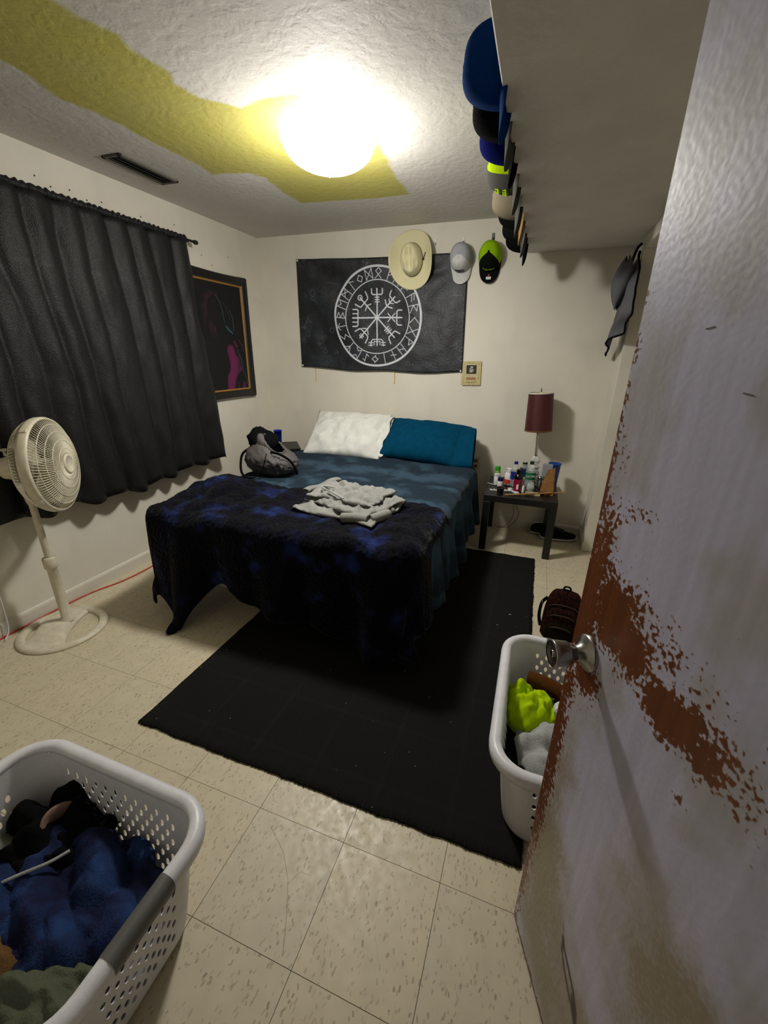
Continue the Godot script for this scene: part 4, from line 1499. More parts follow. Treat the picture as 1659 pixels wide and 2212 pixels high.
# lay a flat point (a, b) over the bed; returns the draped point
func drape(a: float, b: float, lift: float, flare: float, fold: Callable, zmin := -9.0) -> Vector3:
	var ca: float = clamp(a, BX0, BX1)
	var cb: float = clamp(b, max(BZ0, zmin), BZ1)
	var ox := a - ca
	var oz: float = max(0.0, b - BZ1)
	var d := pow(pow(abs(ox), 4.0) + pow(oz, 4.0), 0.25)
	var top := BT + lift
	if d < 1e-5:
		return Vector3(a, top, b)
	var dir := Vector2(ox, oz).normalized()
	var r := 0.055
	var out := 0.0
	var drop := 0.0
	if d < r * PI * 0.5:
		var an := d / r
		out = r * sin(an)
		drop = r * (1.0 - cos(an))
	else:
		out = r
		drop = r + d - r * PI * 0.5
	var fl : float = flare * drop + fold.call(a, b, drop)
	out += fl
	var y := top - drop
	if y < 0.012:
		out += (0.012 - y) * 0.8
		y = 0.012
	return Vector3(ca + dir.x * out, y, cb + dir.y * out)

func pillow(st: SurfaceTool, w: float, h: float, th: float, sd: int, xf: Transform3D, wrinkle := 0.012) -> void:
	var n := noise(sd, 3.0, 3)
	for side in [-1.0, 1.0]:
		var f := func(u: float, v: float) -> Vector3:
			var x := lerpf(-1.0, 1.0, u)
			var y := lerpf(-1.0, 1.0, v)
			var fx := pow(max(0.0, 1.0 - pow(abs(x), 2.6)), 0.55)
			var fy := pow(max(0.0, 1.0 - pow(abs(y), 2.6)), 0.55)
			var z: float = side * th * 0.5 * fx * fy
			var px : float = x * w * 0.5 * (1.0 - 0.055 * (1.0 - y * y) * 0.9 * abs(x))
			var py : float = y * h * 0.5 * (1.0 - 0.07 * (1.0 - x * x) * 0.0 - 0.05 * (1.0 - x * x) * abs(y))
			var k := fx * fy
			z += side * wrinkle * (n.get_noise_2d(px * 2.2, py * 2.2) + 0.7 * sin(px * 16.0 + py * 9.0 + 3.0 * n.get_noise_2d(px, py)) * 0.4) * min(1.0, k * 2.0)
			return xf * Vector3(px, py, z)
		grid(st, 44, 32, f, side > 0.0)

func build_bed() -> void:
	var t := thing("bed", "queen bed base and mattress under the dark blankets", "bed")
	var st := new_st()
	rbox(st, Vector3(BX0 + 0.01, 0.33, BZ0), Vector3(BX1 - 0.01, BT - 0.012, BZ1 - 0.01), 0.04)
	part("mattress", st, M.sheet, t)
	st = new_st(false)
	rbox(st, Vector3(BX0 + 0.02, 0.17, BZ0 + 0.01), Vector3(BX1 - 0.02, 0.328, BZ1 - 0.02), 0.015)
	part("box_spring", st, M.sheet, t)
	boxpart("frame_rail", Vector3(BX0 + 0.03, 0.13, BZ0 + 0.02), Vector3(BX0 + 0.06, 0.169, BZ1 - 0.03), M.black_paint, t)
	boxpart("frame_rail", Vector3(BX1 - 0.06, 0.13, BZ0 + 0.02), Vector3(BX1 - 0.03, 0.169, BZ1 - 0.03), M.black_paint, t)
	for x in [BX0 + 0.05, (BX0 + BX1) * 0.5, BX1 - 0.08]:
		for z in [BZ0 + 0.1, BZ1 - 0.15]:
			st = new_st()
			lathe(st, [Vector2(0.0, 0.0095), Vector2(0.022, 0.0095), Vector2(0.024, 0.013), Vector2(0.018, 0.03), Vector2(0.018, 0.168), Vector2(0, 0.168)], 14, Transform3D(Basis.IDENTITY, Vector3(x, 0, z)))
			part("leg", st, M.black_paint, t)
	# fitted sheet edge by the pillows is the mattress itself; blue blanket over it
	var n := noise(1001, 1.6, 3)
	var nf := noise(1002, 6.0, 2)
	var fold_a := func(a: float, b: float, drop: float) -> float:
		var s := b if a > BX1 or a < BX0 else a
		return drop * (0.10 * sin(s * 19.0 + 2.5 * n.get_noise_1d(s * 3.0)) + 0.05 * sin(s * 37.0))
	st = new_st()
	var blanket := func(u: float, v: float) -> Vector3:
		var b := lerpf(0.36, BZ1 - 0.002, v)
		var rdrop := 0.46 + 0.03 * sin(b * 7.0) + 0.02 * sin(b * 17.0)
		var a := lerpf(BX0 - 0.40, BX1 + rdrop, u)
		var top_k := 1.0 - ss(0.0, 0.2, max(BX0 - a, a - BX1))
		var fold_over: float = ss(0.37, 0.42, b) * (1.0 - ss(0.56, 0.60, b + 0.03 * n.get_noise_1d(a * 2.0)))
		var wr := 0.007 * n.get_noise_2d(a * 2.0, b * 2.0) + 0.004 * nf.get_noise_2d(a, b * 2.5)
		wr += fold_over * (0.013 + 0.004 * sin(b * 90.0 + 2.0 * n.get_noise_1d(a * 3.0)))
		var p := drape(a, b, 0.008 + wr * top_k, 0.06, fold_a)
		if a > BX1 or a < BX0:
			p.x += (0.012 * fold_over) * (1.0 if a > BX1 else -1.0)
		return p
	cloth(st, 130, 90, blanket, 0.008)
	solo("fleece_blanket", st, M.blue_blanket, "slate blue fleece blanket spread over the bed", "blanket")
	# navy plush throw across the foot
	st = new_st()
	var hem := func(a: float) -> float:
		# height of the hem above the floor along the foot
		var y := 0.14 + 0.03 * sin(a * 6.0)
		y -= 0.15 * exp(-pow((a - 0.79) / 0.08, 2.0))
		y += 0.13 * exp(-pow((a - 1.02) / 0.14, 2.0))
		y -= 0.05 * exp(-pow((a - 1.88) / 0.12, 2.0))
		return y
	var fold_t := func(a: float, b: float, drop: float) -> float:
		var ox: float = max(BX0 - a, a - BX1)
		var s := a if ox < 0.0 else b
		var g := drop * (0.07 * sin(s * 10.0 + 2.0 * n.get_noise_1d(s * 2.0 + 5.0)) + 0.045 * sin(s * 23.0 + 1.0)) * (0.35 if a < BX0 else 1.0)
		if ox < 0.0:
			g += drop * 0.10 * exp(-pow((a - 0.80) / 0.10, 2.0))
			g += drop * 0.09 * exp(-pow((a - 1.92) / 0.12, 2.0))
		return g
	var throw_f := func(u: float, v: float) -> Vector3:
		var a := lerpf(BX0 - 0.50, BX1 + 0.42, u)
		var b0 := 1.43 + 0.03 * n.get_noise_1d(a * 2.0 + 9.0) + 0.14 * ss(BX1 - 0.1, BX1 + 0.35, a) + 0.02 * sin(a * 8.0)
		var b1: float = BZ1 + 0.031 + BT + 0.03 - hem.call(clamp(a, BX0, BX1))
		var b := lerpf(b0, b1, v)
		var topk := 1.0 - ss(0.0, 0.25, max(max(BX0 - a, a - BX1), b - BZ1))
		var lump := 0.016 + 0.022 * n.get_noise_2d(a * 3.2 + 20.0, b * 3.2) + 0.012 * nf.get_noise_2d(a * 1.3, b * 1.3)
		lump += 0.055 * exp(-pow((a - 0.66) / 0.22, 2.0) - pow((b - 1.62) / 0.22, 2.0))
		lump += 0.02 * exp(-pow((a - 2.0) / 0.15, 2.0) - pow((b - 1.85) / 0.2, 2.0))
		return drape(a, b, 0.014 + max(lump, 0.004) * topk, 0.05, fold_t)
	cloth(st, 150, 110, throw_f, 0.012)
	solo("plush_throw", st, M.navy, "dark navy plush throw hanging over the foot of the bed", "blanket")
	# pillows leaning on the wall
	var wp := thing("pillow", "white pillow leaning on the wall above the bed", "pillow", Vector3(0.968, 0.757, 0.30), "pillows at the head of the bed")
	wp.basis = Basis(Vector3.UP, 0.05) * Basis(Vector3.RIGHT, -0.88)
	st = new_st()
	pillow(st, 0.70, 0.50, 0.18, 1101, Transform3D.IDENTITY, 0.026)
	part("pillowcase", st, M.white_cloth, wp)
	st = new_st()
	var hemf := func(u: float, v: float) -> Vector3:
		var a := u * TAU
		var x := 0.27 + 0.095 * v + 0.012 * sin(a * 5.0 + 1.0) * v
		return Vector3(x, 0.21 * cos(a) * (1.0 + 0.04 * v + 0.03 * sin(a * 3.0)), (0.035 + 0.012 * sin(a * 7.0) * v) * sin(a))
	grid(st, 48, 8, hemf)
	part("open_hem", st, M.white_cloth, wp.get_node("pillowcase"))
	var tp := thing("pillow", "teal pillow in an open ended case on the bed", "pillow", Vector3(1.650, 0.748, 0.290), "pillows at the head of the bed")
	tp.basis = Basis(Vector3.UP, -0.02) * Basis(Vector3.RIGHT, -0.92) * Basis(Vector3.BACK, -0.06)
	st = new_st()
	pillow(st, 0.69, 0.44, 0.21, 1102, Transform3D.IDENTITY, 0.010)
	part("pillowcase", st, M.teal, tp)
	st = new_st()
	var hem2 := func(u: float, v: float) -> Vector3:
		var a := u * TAU
		var x := 0.285 + 0.135 * v - 0.03 * cos(a) * v
		return Vector3(x, 0.217 * cos(a) * (1.0 - 0.10 * v), (0.060 + 0.012 * v) * sin(a))
	grid(st, 48, 10, hem2)
	part("open_hem", st, M.teal, tp.get_node("pillowcase"))

func crumple(st: SurfaceTool, rx: float, rz: float, h: float, sd: int, xf: Transform3D, amp := 0.25, freq := 9.0, nu := 56, nv := 26) -> void:
	# a heap of cloth: a mound with directional folds, closed underneath
	var n := noise(sd, 2.0, 3)
	var n2 := noise(sd + 1, 1.0, 2)
	rng.seed = sd
	var dirs := []
	var a0 := rng.randf() * TAU
	for k in 3:
		var a := a0 + rng.randf_range(-0.5, 0.5)
		dirs.append([cos(a), sin(a), rng.randf() * TAU, rng.randf_range(0.55, 1.15)])
	var f := func(u: float, v: float) -> Vector3:
		var th := u * TAU
		var out := 1.0 + 0.12 * n2.get_noise_2d(cos(th) * 1.5 + 4.0, sin(th) * 1.5)
		var rr := sin(v * PI * 0.62) / sin(PI * 0.62) if v < 0.81 else lerpf(1.02, 0.86, (v - 0.81) / 0.19)
		var x := cos(th) * rr * out
		var z := sin(th) * rr * out
		var y := cos(v * PI * 0.5)
		y = pow(max(y, 0.0), 0.75)
		var w := 0.0
		for d in dirs:
			var ph: float = (x * d[0] + z * d[1]) * freq * d[3] + d[2] + 3.0 * n.get_noise_2d(x * 0.22 + d[2], z * 0.22)
			w += pow(absf(sin(ph * 0.5)), 0.8) / dirs.size()
		w = (w - 0.66) * 2.2
		var kk: float = 1.0 - ss(0.75, 1.0, v)
		y = y * (1.0 + amp * 0.9 * n.get_noise_2d(x * 0.5 + 8.0, z * 0.5)) + amp * w * kk * 0.8
		var bulge := 1.0 + amp * 0.1 * w
		return xf * Vector3(x * rx * bulge, max(y, 0.0) * h, z * rz * bulge)
	grid(st, nu, nv, f)
	grid(st, nu, 1, func(u: float, v: float) -> Vector3:
		var p: Vector3 = f.call(u, 1.0)
		return p if v < 0.5 else xf * Vector3(0, 0.002, 0))

func build_on_bed() -> void:
	# folded sweatpants
	var t := thing("sweatpants", "light grey sweatpants folded on the navy throw", "trousers", Vector3(1.575, 0.612, 1.60))
	t.basis = Basis(Vector3.UP, -0.22)
	var n := noise(1201, 5.0, 3)
	var layer := func(called: String, cx: float, cz: float, y: float, lx: float, lz: float, th: float, ry: float, sd: int) -> void:
		var st := new_st()
		var nn := noise(sd, 4.0, 3)
		var xf := Transform3D(Basis(Vector3.UP, ry), Vector3(cx, y, cz))
		for side in [-1.0, 1.0]:
			var f := func(u: float, v: float) -> Vector3:
				var x := lerpf(-1.0, 1.0, u)
				var z := lerpf(-1.0, 1.0, v)
				var e := pow(max(0.0, 1.0 - pow(abs(x), 5.0)), 0.5) * pow(max(0.0, 1.0 - pow(abs(z), 5.0)), 0.5)
				var yy: float = side * th * 0.5 * e
				if side > 0.0:
					var w := sin(x * 7.0 + z * 5.0 + 5.0 * nn.get_noise_2d(x * 0.5, z * 0.5)) * 0.5 + sin(z * 9.0 - x * 3.0 + 4.0 * nn.get_noise_2d(x * 0.4 + 3.0, z * 0.4)) * 0.5
					yy += e * (0.014 * w + 0.022 * nn.get_noise_2d(x * 0.7, z * 0.7))
				return xf * Vector3(x * lx * 0.5 * (1.0 + 0.05 * sin(z * 5.0 + sd)), yy, z * lz * 0.5 * (1.0 + 0.06 * sin(x * 4.0 + sd)))
			grid(st, 40, 34, f, side < 0.0)
		part(called, st, M.grey_cloth, t)
	layer.call("leg_layer", 0.02, 0.03, 0.022, 0.50, 0.40, 0.036, 0.05, 3)
	layer.call("leg_layer", 0.03, 0.0, 0.050, 0.46, 0.36, 0.034, -0.08, 7)
	layer.call("seat_layer", -0.01, -0.02, 0.076, 0.42, 0.30, 0.030, 0.1, 12)
	# rolled cuffs
	for c in [[Vector3(0.23, 0.03, 0.17), Vector3(0.17, 0.034, 0.19), Vector3(0.10, 0.024, 0.205)], [Vector3(0.27, 0.03, 0.04), Vector3(0.265, 0.034, 0.10), Vector3(0.24, 0.028, 0.15)]]:
		var st := new_st()
		tube(st, spline(c, 6), 0.026, 12)
		part("cuff", st, M.grey_cloth, t)
	# ribbed waistband
	var st := new_st()
	var wb := func(u: float, v: float) -> Vector3:
		var a := v * TAU
		var s := lerpf(-0.16, 0.13, u)
		var r := 0.0 + 0.0022 * sin(u * TAU * 26.0)
		return Vector3(-0.215 + cos(a) * (0.024 + r) + 0.25 * s * s, 0.088 + sin(a) * (0.010 + r) + 0.006 * sin(u * 9.0), s)
	grid(st, 180, 12, wb)
	part("waistband", st, M.grey_cloth, t)
	st = new_st()
	tube(st, spline([Vector3(-0.10, 0.100, 0.02), Vector3(-0.14, 0.112, 0.055), Vector3(-0.12, 0.116, 0.095), Vector3(-0.06, 0.11, 0.105), Vector3(0.0, 0.10, 0.115), Vector3(0.05, 0.094, 0.125)], 7), 0.0045, 8)
	part("drawstring", st, M.light_grey_cloth, t)
	# gym bag
	var g := thing("gym_bag", "grey gym bag slouching on the bed with looped straps", "bag", Vector3(0.755, 0.603, 1.13))
	st = new_st()
	var nb := noise(1301, 5.0, 3)
	var body := func(u: float, v: float) -> Vector3:
		var th := u * TAU
		var c := cos(th)
		var s := sin(th)
		var rad := sin(PI * (0.12 + 0.80 * v)) ** 0.5
		var rx : float = 0.185 * pow(abs(c), 0.8) * sign(c)
		var rz : float = 0.15 * pow(abs(s), 0.8) * sign(s)
		var y := 0.215 * v
		# mouth slopes down to the right
		y *= 1.0 - 0.28 * ss(-0.2, 1.0, c) + 0.06 * ss(0.0, 1.0, -c)
		var gat := exp(-pow((th - 0.9) / 0.35, 2.0))
		var w := 0.014 * sin((v * 9.0 + th * 2.0) + 4.0 * nb.get_noise_2d(c, s)) * (0.3 + gat) + 0.02 * nb.get_noise_3d(c, v, s)
		rad += w * 4.0 - 0.12 * gat * sin(v * PI)
		return Vector3(rx * rad, max(0.004, y), rz * rad)
	grid(st, 72, 26, body)
	var gb := part("body", st, M.dark_grey_cloth, g)
	st = new_st()
	grid(st, 72, 1, func(u: float, v: float) -> Vector3:
		var p: Vector3 = body.call(u, 0.0)
		return p if v < 0.5 else Vector3(0, 0.004, 0))
	part("base", st, M.dark_grey_cloth, g)
	st = new_st()
	var rimp := []
	for k in 60:
		rimp.append(body.call(k / 60.0, 1.0))
	tube(st, rimp, 0.008, 8, true)
	part("zip_edge", st, tmat(Color(0.40, 0.38, 0.38), 0.8, M.fuzz, M.weave, 8.0, 0.4), gb)
	# turned back flap
	st = new_st()
	var flap := func(u: float, v: float) -> Vector3:
		var th := lerpf(1.2, 4.4, u)
		var p: Vector3 = body.call(th / TAU, 1.0)
		var o := Vector3(p.x, 0, p.z).normalized()
		var k := sin(u * PI)
		return p + Vector3(0, 0.055 * sin(v * 2.2) * k, 0) - o * 0.055 * (1.0 - cos(v * 1.6)) * k + o * 0.004
	cloth(st, 36, 10, flap, 0.005)
	part("flap", st, tmat(Color(0.42, 0.40, 0.40), 0.85, M.fuzz, M.weave, 8.0, 0.5), gb)
	for s in [[Vector3(-0.12, 0.185, 0.07), Vector3(-0.18, 0.14, 0.09), Vector3(-0.18, 0.06, 0.125), Vector3(-0.13, 0.012, 0.17), Vector3(-0.04, 0.006, 0.185), Vector3(0.02, 0.05, 0.168), Vector3(0.045, 0.13, 0.15), Vector3(0.05, 0.17, 0.135)], [Vector3(0.06, 0.175, 0.10), Vector3(0.12, 0.165, 0.09), Vector3(0.18, 0.12, 0.06), Vector3(0.21, 0.06, 0.04), Vector3(0.21, 0.012, 0.02)]]:
		st = new_st()
		tube(st, spline(s, 8), 0.0085, 8, false, 0.35)
		part("strap", st, M.black_cloth, g)
	var j := new_st()
	crumple(j, 0.105, 0.10, 0.115, 1321, Transform3D(Basis(Vector3.BACK, -0.35), Vector3(0.652, 0.78, 1.10)), 0.2, 5.0)
	solo("black_jacket", j, M.black_cloth, "black jacket bundled in the mouth of the gym bag", "jacket")
	# corner nightstand and cup
	var ns := thing("nightstand", "small black nightstand between the bed and the left wall", "nightstand", Vector3(0.275, 0.0, 0.305))
	ns.basis = Basis(Vector3.UP, -atan2(0.80, 0.595))
	boxpart("top", Vector3(-0.168, 0.55, -0.175), Vector3(0.168, 0.60, 0.175), M.black_wood, ns, 0.002)
	for x in [-1, 1]:
		for z in [-1, 1]:
			boxpart("leg", Vector3(x * 0.143 - 0.025, 0.0, z * 0.15 - 0.025), Vector3(x * 0.143 + 0.025, 0.55, z * 0.15 + 0.025), M.black_wood, ns, 0.002)
	var cup := thing("plastic_cup", "tall royal blue plastic cup on the corner nightstand", "cup", Vector3(0.30, 0.60, 0.36))
	st = new_st()
	lathe(st, [Vector2(0, 0.0), Vector2(0.024, 0.0), Vector2(0.026, 0.004), Vector2(0.036, 0.150), Vector2(0.0375, 0.150), Vector2(0.038, 0.154), Vector2(0.0345, 0.154), Vector2(0.0245, 0.006), Vector2(0, 0.006)], 28)
	part("body", st, mat(Color(0.02, 0.12, 0.62), 0.4), cup)

func build_rug() -> void:
	var t := thing("area_rug", "black pile rug lying under the foot and side of the bed", "rug")
	var st := new_st()
	var n := noise(1401, 3.0, 2)
	var f := func(u: float, v: float) -> Vector3:
		var x := lerpf(1.128, 2.622, u) + 0.004 * n.get_noise_1d(v * 6.0)
		var z := lerpf(0.62, 2.735, v) + 0.006 * n.get_noise_1d(u * 5.0 + 30.0)
		return Vector3(x, 0.005 + 0.0012 * n.get_noise_2d(u * 4.0, v * 4.0), z)
	cloth(st, 50, 60, f, 0.007)
	part("pile", st, M.rug, t)
	# frayed edge
	st = new_st()
	rng.seed = 1402
	for k in 900:
		var e := rng.randi() % 3
		var p := Vector3.ZERO
		var d := Vector3.ZERO
		var s := rng.randf()
		match e:
			0:
				p = f.call(s, 1.0)
				d = Vector3(rng.randf_range(-0.6, 0.6), 0, 1)
			1:
				p = f.call(0.0, s)
				d = Vector3(-1, 0, rng.randf_range(-0.6, 0.6))
			2:
				p = f.call(1.0, s)
				d = Vector3(1, 0, rng.randf_range(-0.6, 0.6))
		var q := p + d * rng.randf_range(0.003, 0.011)
		q.y = 0.001
		p.y = 0.006
		tri(st, p - Vector3(0.001, 0, 0.001), p + Vector3(0.001, 0, 0.001), q)
		tri(st, p + Vector3(0, 0.001, 0), p - Vector3(0, 0.003, 0), q)
	var fr := part("frayed_edge", st, M.rug, t)
	fr.set_meta("kind", "stuff")
	# lint
	st = new_st(false)
	rng.seed = 1403
	for k in 60:
		var p: Vector3 = f.call(rng.randf(), rng.randf())
		p.y += 0.004
		var s := rng.randf_range(0.0008, 0.0022)
		rbox(st, p - Vector3(s, 0.0005, s * 0.7), p + Vector3(s, 0.001, s * 0.7), 0.0003)
	for q in [[2.50, 1.42, 0.006], [2.44, 1.55, 0.004]]:
		rbox(st, Vector3(q[0] - q[2], 0.0085, q[1] - q[2] * 0.6), Vector3(q[0] + q[2], 0.010, q[1] + q[2] * 0.6), 0.0005)
	var lint := part("lint", st, mat(Color(0.55, 0.55, 0.53), 0.9), t)
	lint.set_meta("kind", "stuff")

# ---------------------------------------------------------------- bedside table and what stands on it
func bottle(called: String, label: String, at: Vector3, prof: Array, m: Material, group := "bottles on the bedside table", cat := "bottle") -> Node3D:
	var t := thing(called, label, cat, at, group)
	var st := new_st()
	lathe(st, prof, 24)
	part("body", st, m, t)
	return t

func cap_part(t: Node3D, r: float, y0: float, y1: float, m: Material) -> void:
	var st := new_st()
	var n := 28
	# ribbed screw cap
	grid(st, n * 2, 1, func(u: float, v: float) -> Vector3:
		var a := u * TAU
		var rr := r * (1.0 + 0.025 * sin(a * n))
		return Vector3(rr * cos(a), lerpf(y1, y0, v), rr * sin(a)))
	lathe(st, [Vector2(r, y1), Vector2(r * 0.92, y1 + 0.002), Vector2(0, y1 + 0.002)], n)
	part("cap", st, m, t.get_node("body"))

func label_part(t: Node3D, r: float, y0: float, y1: float, m: Material) -> MeshInstance3D:
	var st := new_st()
	lathe(st, [Vector2(r, y0), Vector2(r, y1)], 28)
	return part("label", st, m, t.get_node("body"))

func build_table() -> void:
	var t := thing("side_table", "square black side table beside the bed", "table")
	var x0 := 2.203
	var x1 := 2.722
	var z0 := 0.04
	var z1 := 0.585
	boxpart("top", Vector3(x0, 0.40, z0), Vector3(x1, 0.45, z1), M.black_wood, t, 0.002)
	for x in [x0, x1 - 0.05]:
		for z in [z0, z1 - 0.05]:
			boxpart("leg", Vector3(x, 0.0, z), Vector3(x + 0.05, 0.40, z + 0.05), M.black_wood, t, 0.002)
	var Y := 0.45
	# lamp
	var lp := thing("table_lamp", "table lamp with a maroon drum shade and crystal ball base", "lamp", Vector3(2.548, Y, 0.17))
	lp.basis = Basis(Vector3.BACK, 0.06)
	var crystal := mat(Color(0.93, 0.94, 0.95), 0.05)
	crystal.metallic = 0.55
	var st := new_st()
	lathe(st, [Vector2(0, 0.0), Vector2(0.062, 0.0), Vector2(0.062, 0.010), Vector2(0.055, 0.016), Vector2(0.02, 0.022), Vector2(0.012, 0.03)], 28)
	part("base", st, M.chrome, lp)
	st = new_st()
	for q in [[0.05, 0.034, 0.022], [0.095, 0.038, 0.024], [0.14, 0.034, 0.020]]:
		lathe(st, [Vector2(0.008, q[0] - q[2]), Vector2(q[1] * 0.8, q[0] - q[2] * 0.7), Vector2(q[1], q[0]), Vector2(q[1] * 0.8, q[0] + q[2] * 0.7), Vector2(0.008, q[0] + q[2])], 18)
	part("glass_disc", st, crystal, lp)
	st = new_st(false)
	for k in 6:
		var a0 := PI * k / 6.0
		var a1 := PI * (k + 1) / 6.0
		lathe(st, [Vector2(0.036 * sin(a0), 0.198 - 0.036 * cos(a0)), Vector2(0.036 * sin(a1), 0.198 - 0.036 * cos(a1))], 9, Transform3D(Basis(Vector3.UP, 0.35 * (k % 2)), Vector3.ZERO))
	part("crystal_ball", st, crystal, lp)
	st = new_st()
	lathe(st, [Vector2(0.008, 0.0), Vector2(0.008, 0.23), Vector2(0.012, 0.235), Vector2(0.0095, 0.245), Vector2(0.0095, 0.56), Vector2(0.005, 0.565), Vector2(0.005, 0.72), Vector2(0.003, 0.722)], 16)
	part("pole", st, M.chrome, lp)
	var maroon := tmat(Color(0.30, 0.04, 0.045), 0.55, mottle(81, 0.08, 0.8), M.weave, 6.0, 0.5)
	maroon.rim_enabled = true
	maroon.rim = 0.05
	st = new_st()
	lathe(st, [Vector2(0.100, 0.432), Vector2(0.089, 0.712)], 48)
	var shade := part("shade", st, maroon, lp)
	var gold := mat(Color(0.42, 0.24, 0.10), 0.5)
	st = new_st()
	lathe(st, [Vector2(0.1005, 0.430), Vector2(0.1022, 0.434), Vector2(0.1008, 0.441), Vector2(0.0985, 0.434), Vector2(0.1005, 0.430)], 48)
	part("bottom_trim", st, gold, shade)
	st = new_st()
	lathe(st, [Vector2(0.0885, 0.706), Vector2(0.0905, 0.712), Vector2(0.0885, 0.716), Vector2(0.0865, 0.712), Vector2(0.0875, 0.706)], 48)
	part("top_trim", st, M.paper_white, shade)
	st = new_st()
	lathe(st, [Vector2(0.0865, 0.714), Vector2(0.0975, 0.434)], 48)
	part("shade_lining", st, M.paper_cream, shade)
	st = new_st()
	for k in 3:
		var a := TAU * k / 3.0 + 0.4
		tube(st, [Vector3(0, 0.70, 0), Vector3(cos(a) * 0.088, 0.708, sin(a) * 0.088)], 0.0016, 6)
	part("spider", st, M.steel, shade)
	st = new_st()
	lathe(st, [Vector2(0.003, 0.718), Vector2(0.007, 0.726), Vector2(0.004, 0.734), Vector2(0.006, 0.742), Vector2(0, 0.75)], 12)
	part("finial", st, M.steel, lp)
	# bottles
	var white := mat(Color(0.85, 0.85, 0.84), 0.4)
	var green := mat(Color(0.16, 0.62, 0.08), 0.4)
	var pill := [Vector2(0, 0), Vector2(0.019, 0), Vector2(0.021, 0.003), Vector2(0.021, 0.050), Vector2(0.016, 0.058), Vector2(0.016, 0.064), Vector2(0, 0.064)]
	var b := bottle("vitamin_bottle", "small bottle with a bright green cap on the side table", Vector3(2.258, Y, 0.20), [Vector2(0, 0), Vector2(0.022, 0), Vector2(0.024, 0.004), Vector2(0.024, 0.085), Vector2(0.018, 0.098), Vector2(0, 0.098)], mat(Color(0.42, 0.60, 0.30), 0.4))
	cap_part(b, 0.0215, 0.096, 0.125, green)
	label_part(b, 0.0244, 0.015, 0.07, mat(Color(0.72, 0.78, 0.66), 0.6))
	b = bottle("pill_bottle", "plain white pill bottle with a white cap on the side table", Vector3(2.266, Y, 0.296), [Vector2(0, 0), Vector2(0.022, 0), Vector2(0.024, 0.003), Vector2(0.024, 0.062), Vector2(0.019, 0.070), Vector2(0, 0.070)], white)
	cap_part(b, 0.0225, 0.070, 0.090, white)
	b = bottle("pill_bottle", "small white pill bottle with a purple cap", Vector3(2.297, Y, 0.351), pill, white)
	cap_part(b, 0.0205, 0.052, 0.078, mat(Color(0.10, 0.05, 0.28), 0.45))
	b = bottle("supplement_bottle", "white supplement bottle with a red label band", Vector3(2.352, Y, 0.262), [Vector2(0, 0), Vector2(0.028, 0), Vector2(0.031, 0.004), Vector2(0.031, 0.09), Vector2(0.022, 0.104), Vector2(0, 0.104)], white)
	cap_part(b, 0.024, 0.103, 0.135, white)
	label_part(b, 0.0314, 0.016, 0.05, mat(Color(0.72, 0.20, 0.16), 0.6))
	var soda := [Vector2(0, 0.006), Vector2(0.018, 0.0), Vector2(0.029, 0.004), Vector2(0.032, 0.016), Vector2(0.031, 0.05), Vector2(0.0325, 0.06), Vector2(0.0325, 0.115), Vector2(0.0325, 0.12), Vector2(0.029, 0.145), Vector2(0.018, 0.172), Vector2(0.0125, 0.182), Vector2(0.0125, 0.192), Vector2(0, 0.192)]
	b = bottle("water_bottle", "clear water bottle with blue cap and blue label", Vector3(2.397, Y, 0.283), soda, M.clear)
	cap_part(b, 0.0145, 0.180, 0.198, mat(Color(0.05, 0.10, 0.55), 0.4))
	var lab := label_part(b, 0.0335, 0.062, 0.122, mat(Color(0.07, 0.10, 0.50), 0.45))
	lab.set_meta("label", "blue label")
	var pk: StandardMaterial3D = mat(Color(0.52, 0.02, 0.20), 0.15)
	b = bottle("drink_bottle", "magenta drink bottle with a black cap and neck band", Vector3(2.430, Y, 0.430), [Vector2(0, 0.004), Vector2(0.024, 0), Vector2(0.031, 0.005), Vector2(0.032, 0.02), Vector2(0.031, 0.045), Vector2(0.032, 0.055), Vector2(0.031, 0.095), Vector2(0.029, 0.105)], pk)
	st = new_st()
	lathe(st, [Vector2(0.0295, 0.104), Vector2(0.033, 0.112), Vector2(0.031, 0.130), Vector2(0.020, 0.142), Vector2(0.017, 0.145)], 24)
	part("neck_band", st, mat(Color(0.03, 0.03, 0.03), 0.25), b.get_node("body"))
	cap_part(b, 0.019, 0.144, 0.174, mat(Color(0.02, 0.02, 0.02), 0.35))
	st = new_st(false)
	rbox(st, Vector3(-0.008, 0.03, 0.0312), Vector3(0.008, 0.068, 0.0335), 0.0)
	part("barcode_label", st, M.paper_white, b.get_node("body"))
	b = bottle("soda_bottle", "clear soda bottle with green cap and green Sprite label", Vector3(2.512, Y, 0.255), [Vector2(0, 0.006), Vector2(0.02, 0.0), Vector2(0.034, 0.004), Vector2(0.037, 0.018), Vector2(0.034, 0.05), Vector2(0.0375, 0.062), Vector2(0.0375, 0.12), Vector2(0.036, 0.135), Vector2(0.026, 0.165), Vector2(0.0135, 0.185), Vector2(0.0135, 0.195), Vector2(0, 0.195)], M.clear)
	cap_part(b, 0.0155, 0.184, 0.203, mat(Color(0.03, 0.20, 0.09), 0.4))
	lab = label_part(b, 0.0385, 0.066, 0.120, mat(Color(0.04, 0.42, 0.22), 0.45))
	lettering("Sprite", 0.026, M.paper_white, b.get_node("body"), Transform3D(Basis(Vector3.UP, 0.05) * Basis(Vector3.BACK, 0.12), Vector3(0.0, 0.095, 0.0388)), "Droid Sans", 0.002)
	b = bottle("cola_bottle", "dark capped bottle with a blue label behind the soda bottle", Vector3(2.462, Y, 0.20), soda, M.clear)
	cap_part(b, 0.019, 0.150, 0.178, mat(Color(0.03, 0.03, 0.04), 0.4))
	label_part(b, 0.0336, 0.07, 0.135, mat(Color(0.05, 0.16, 0.34), 0.5))
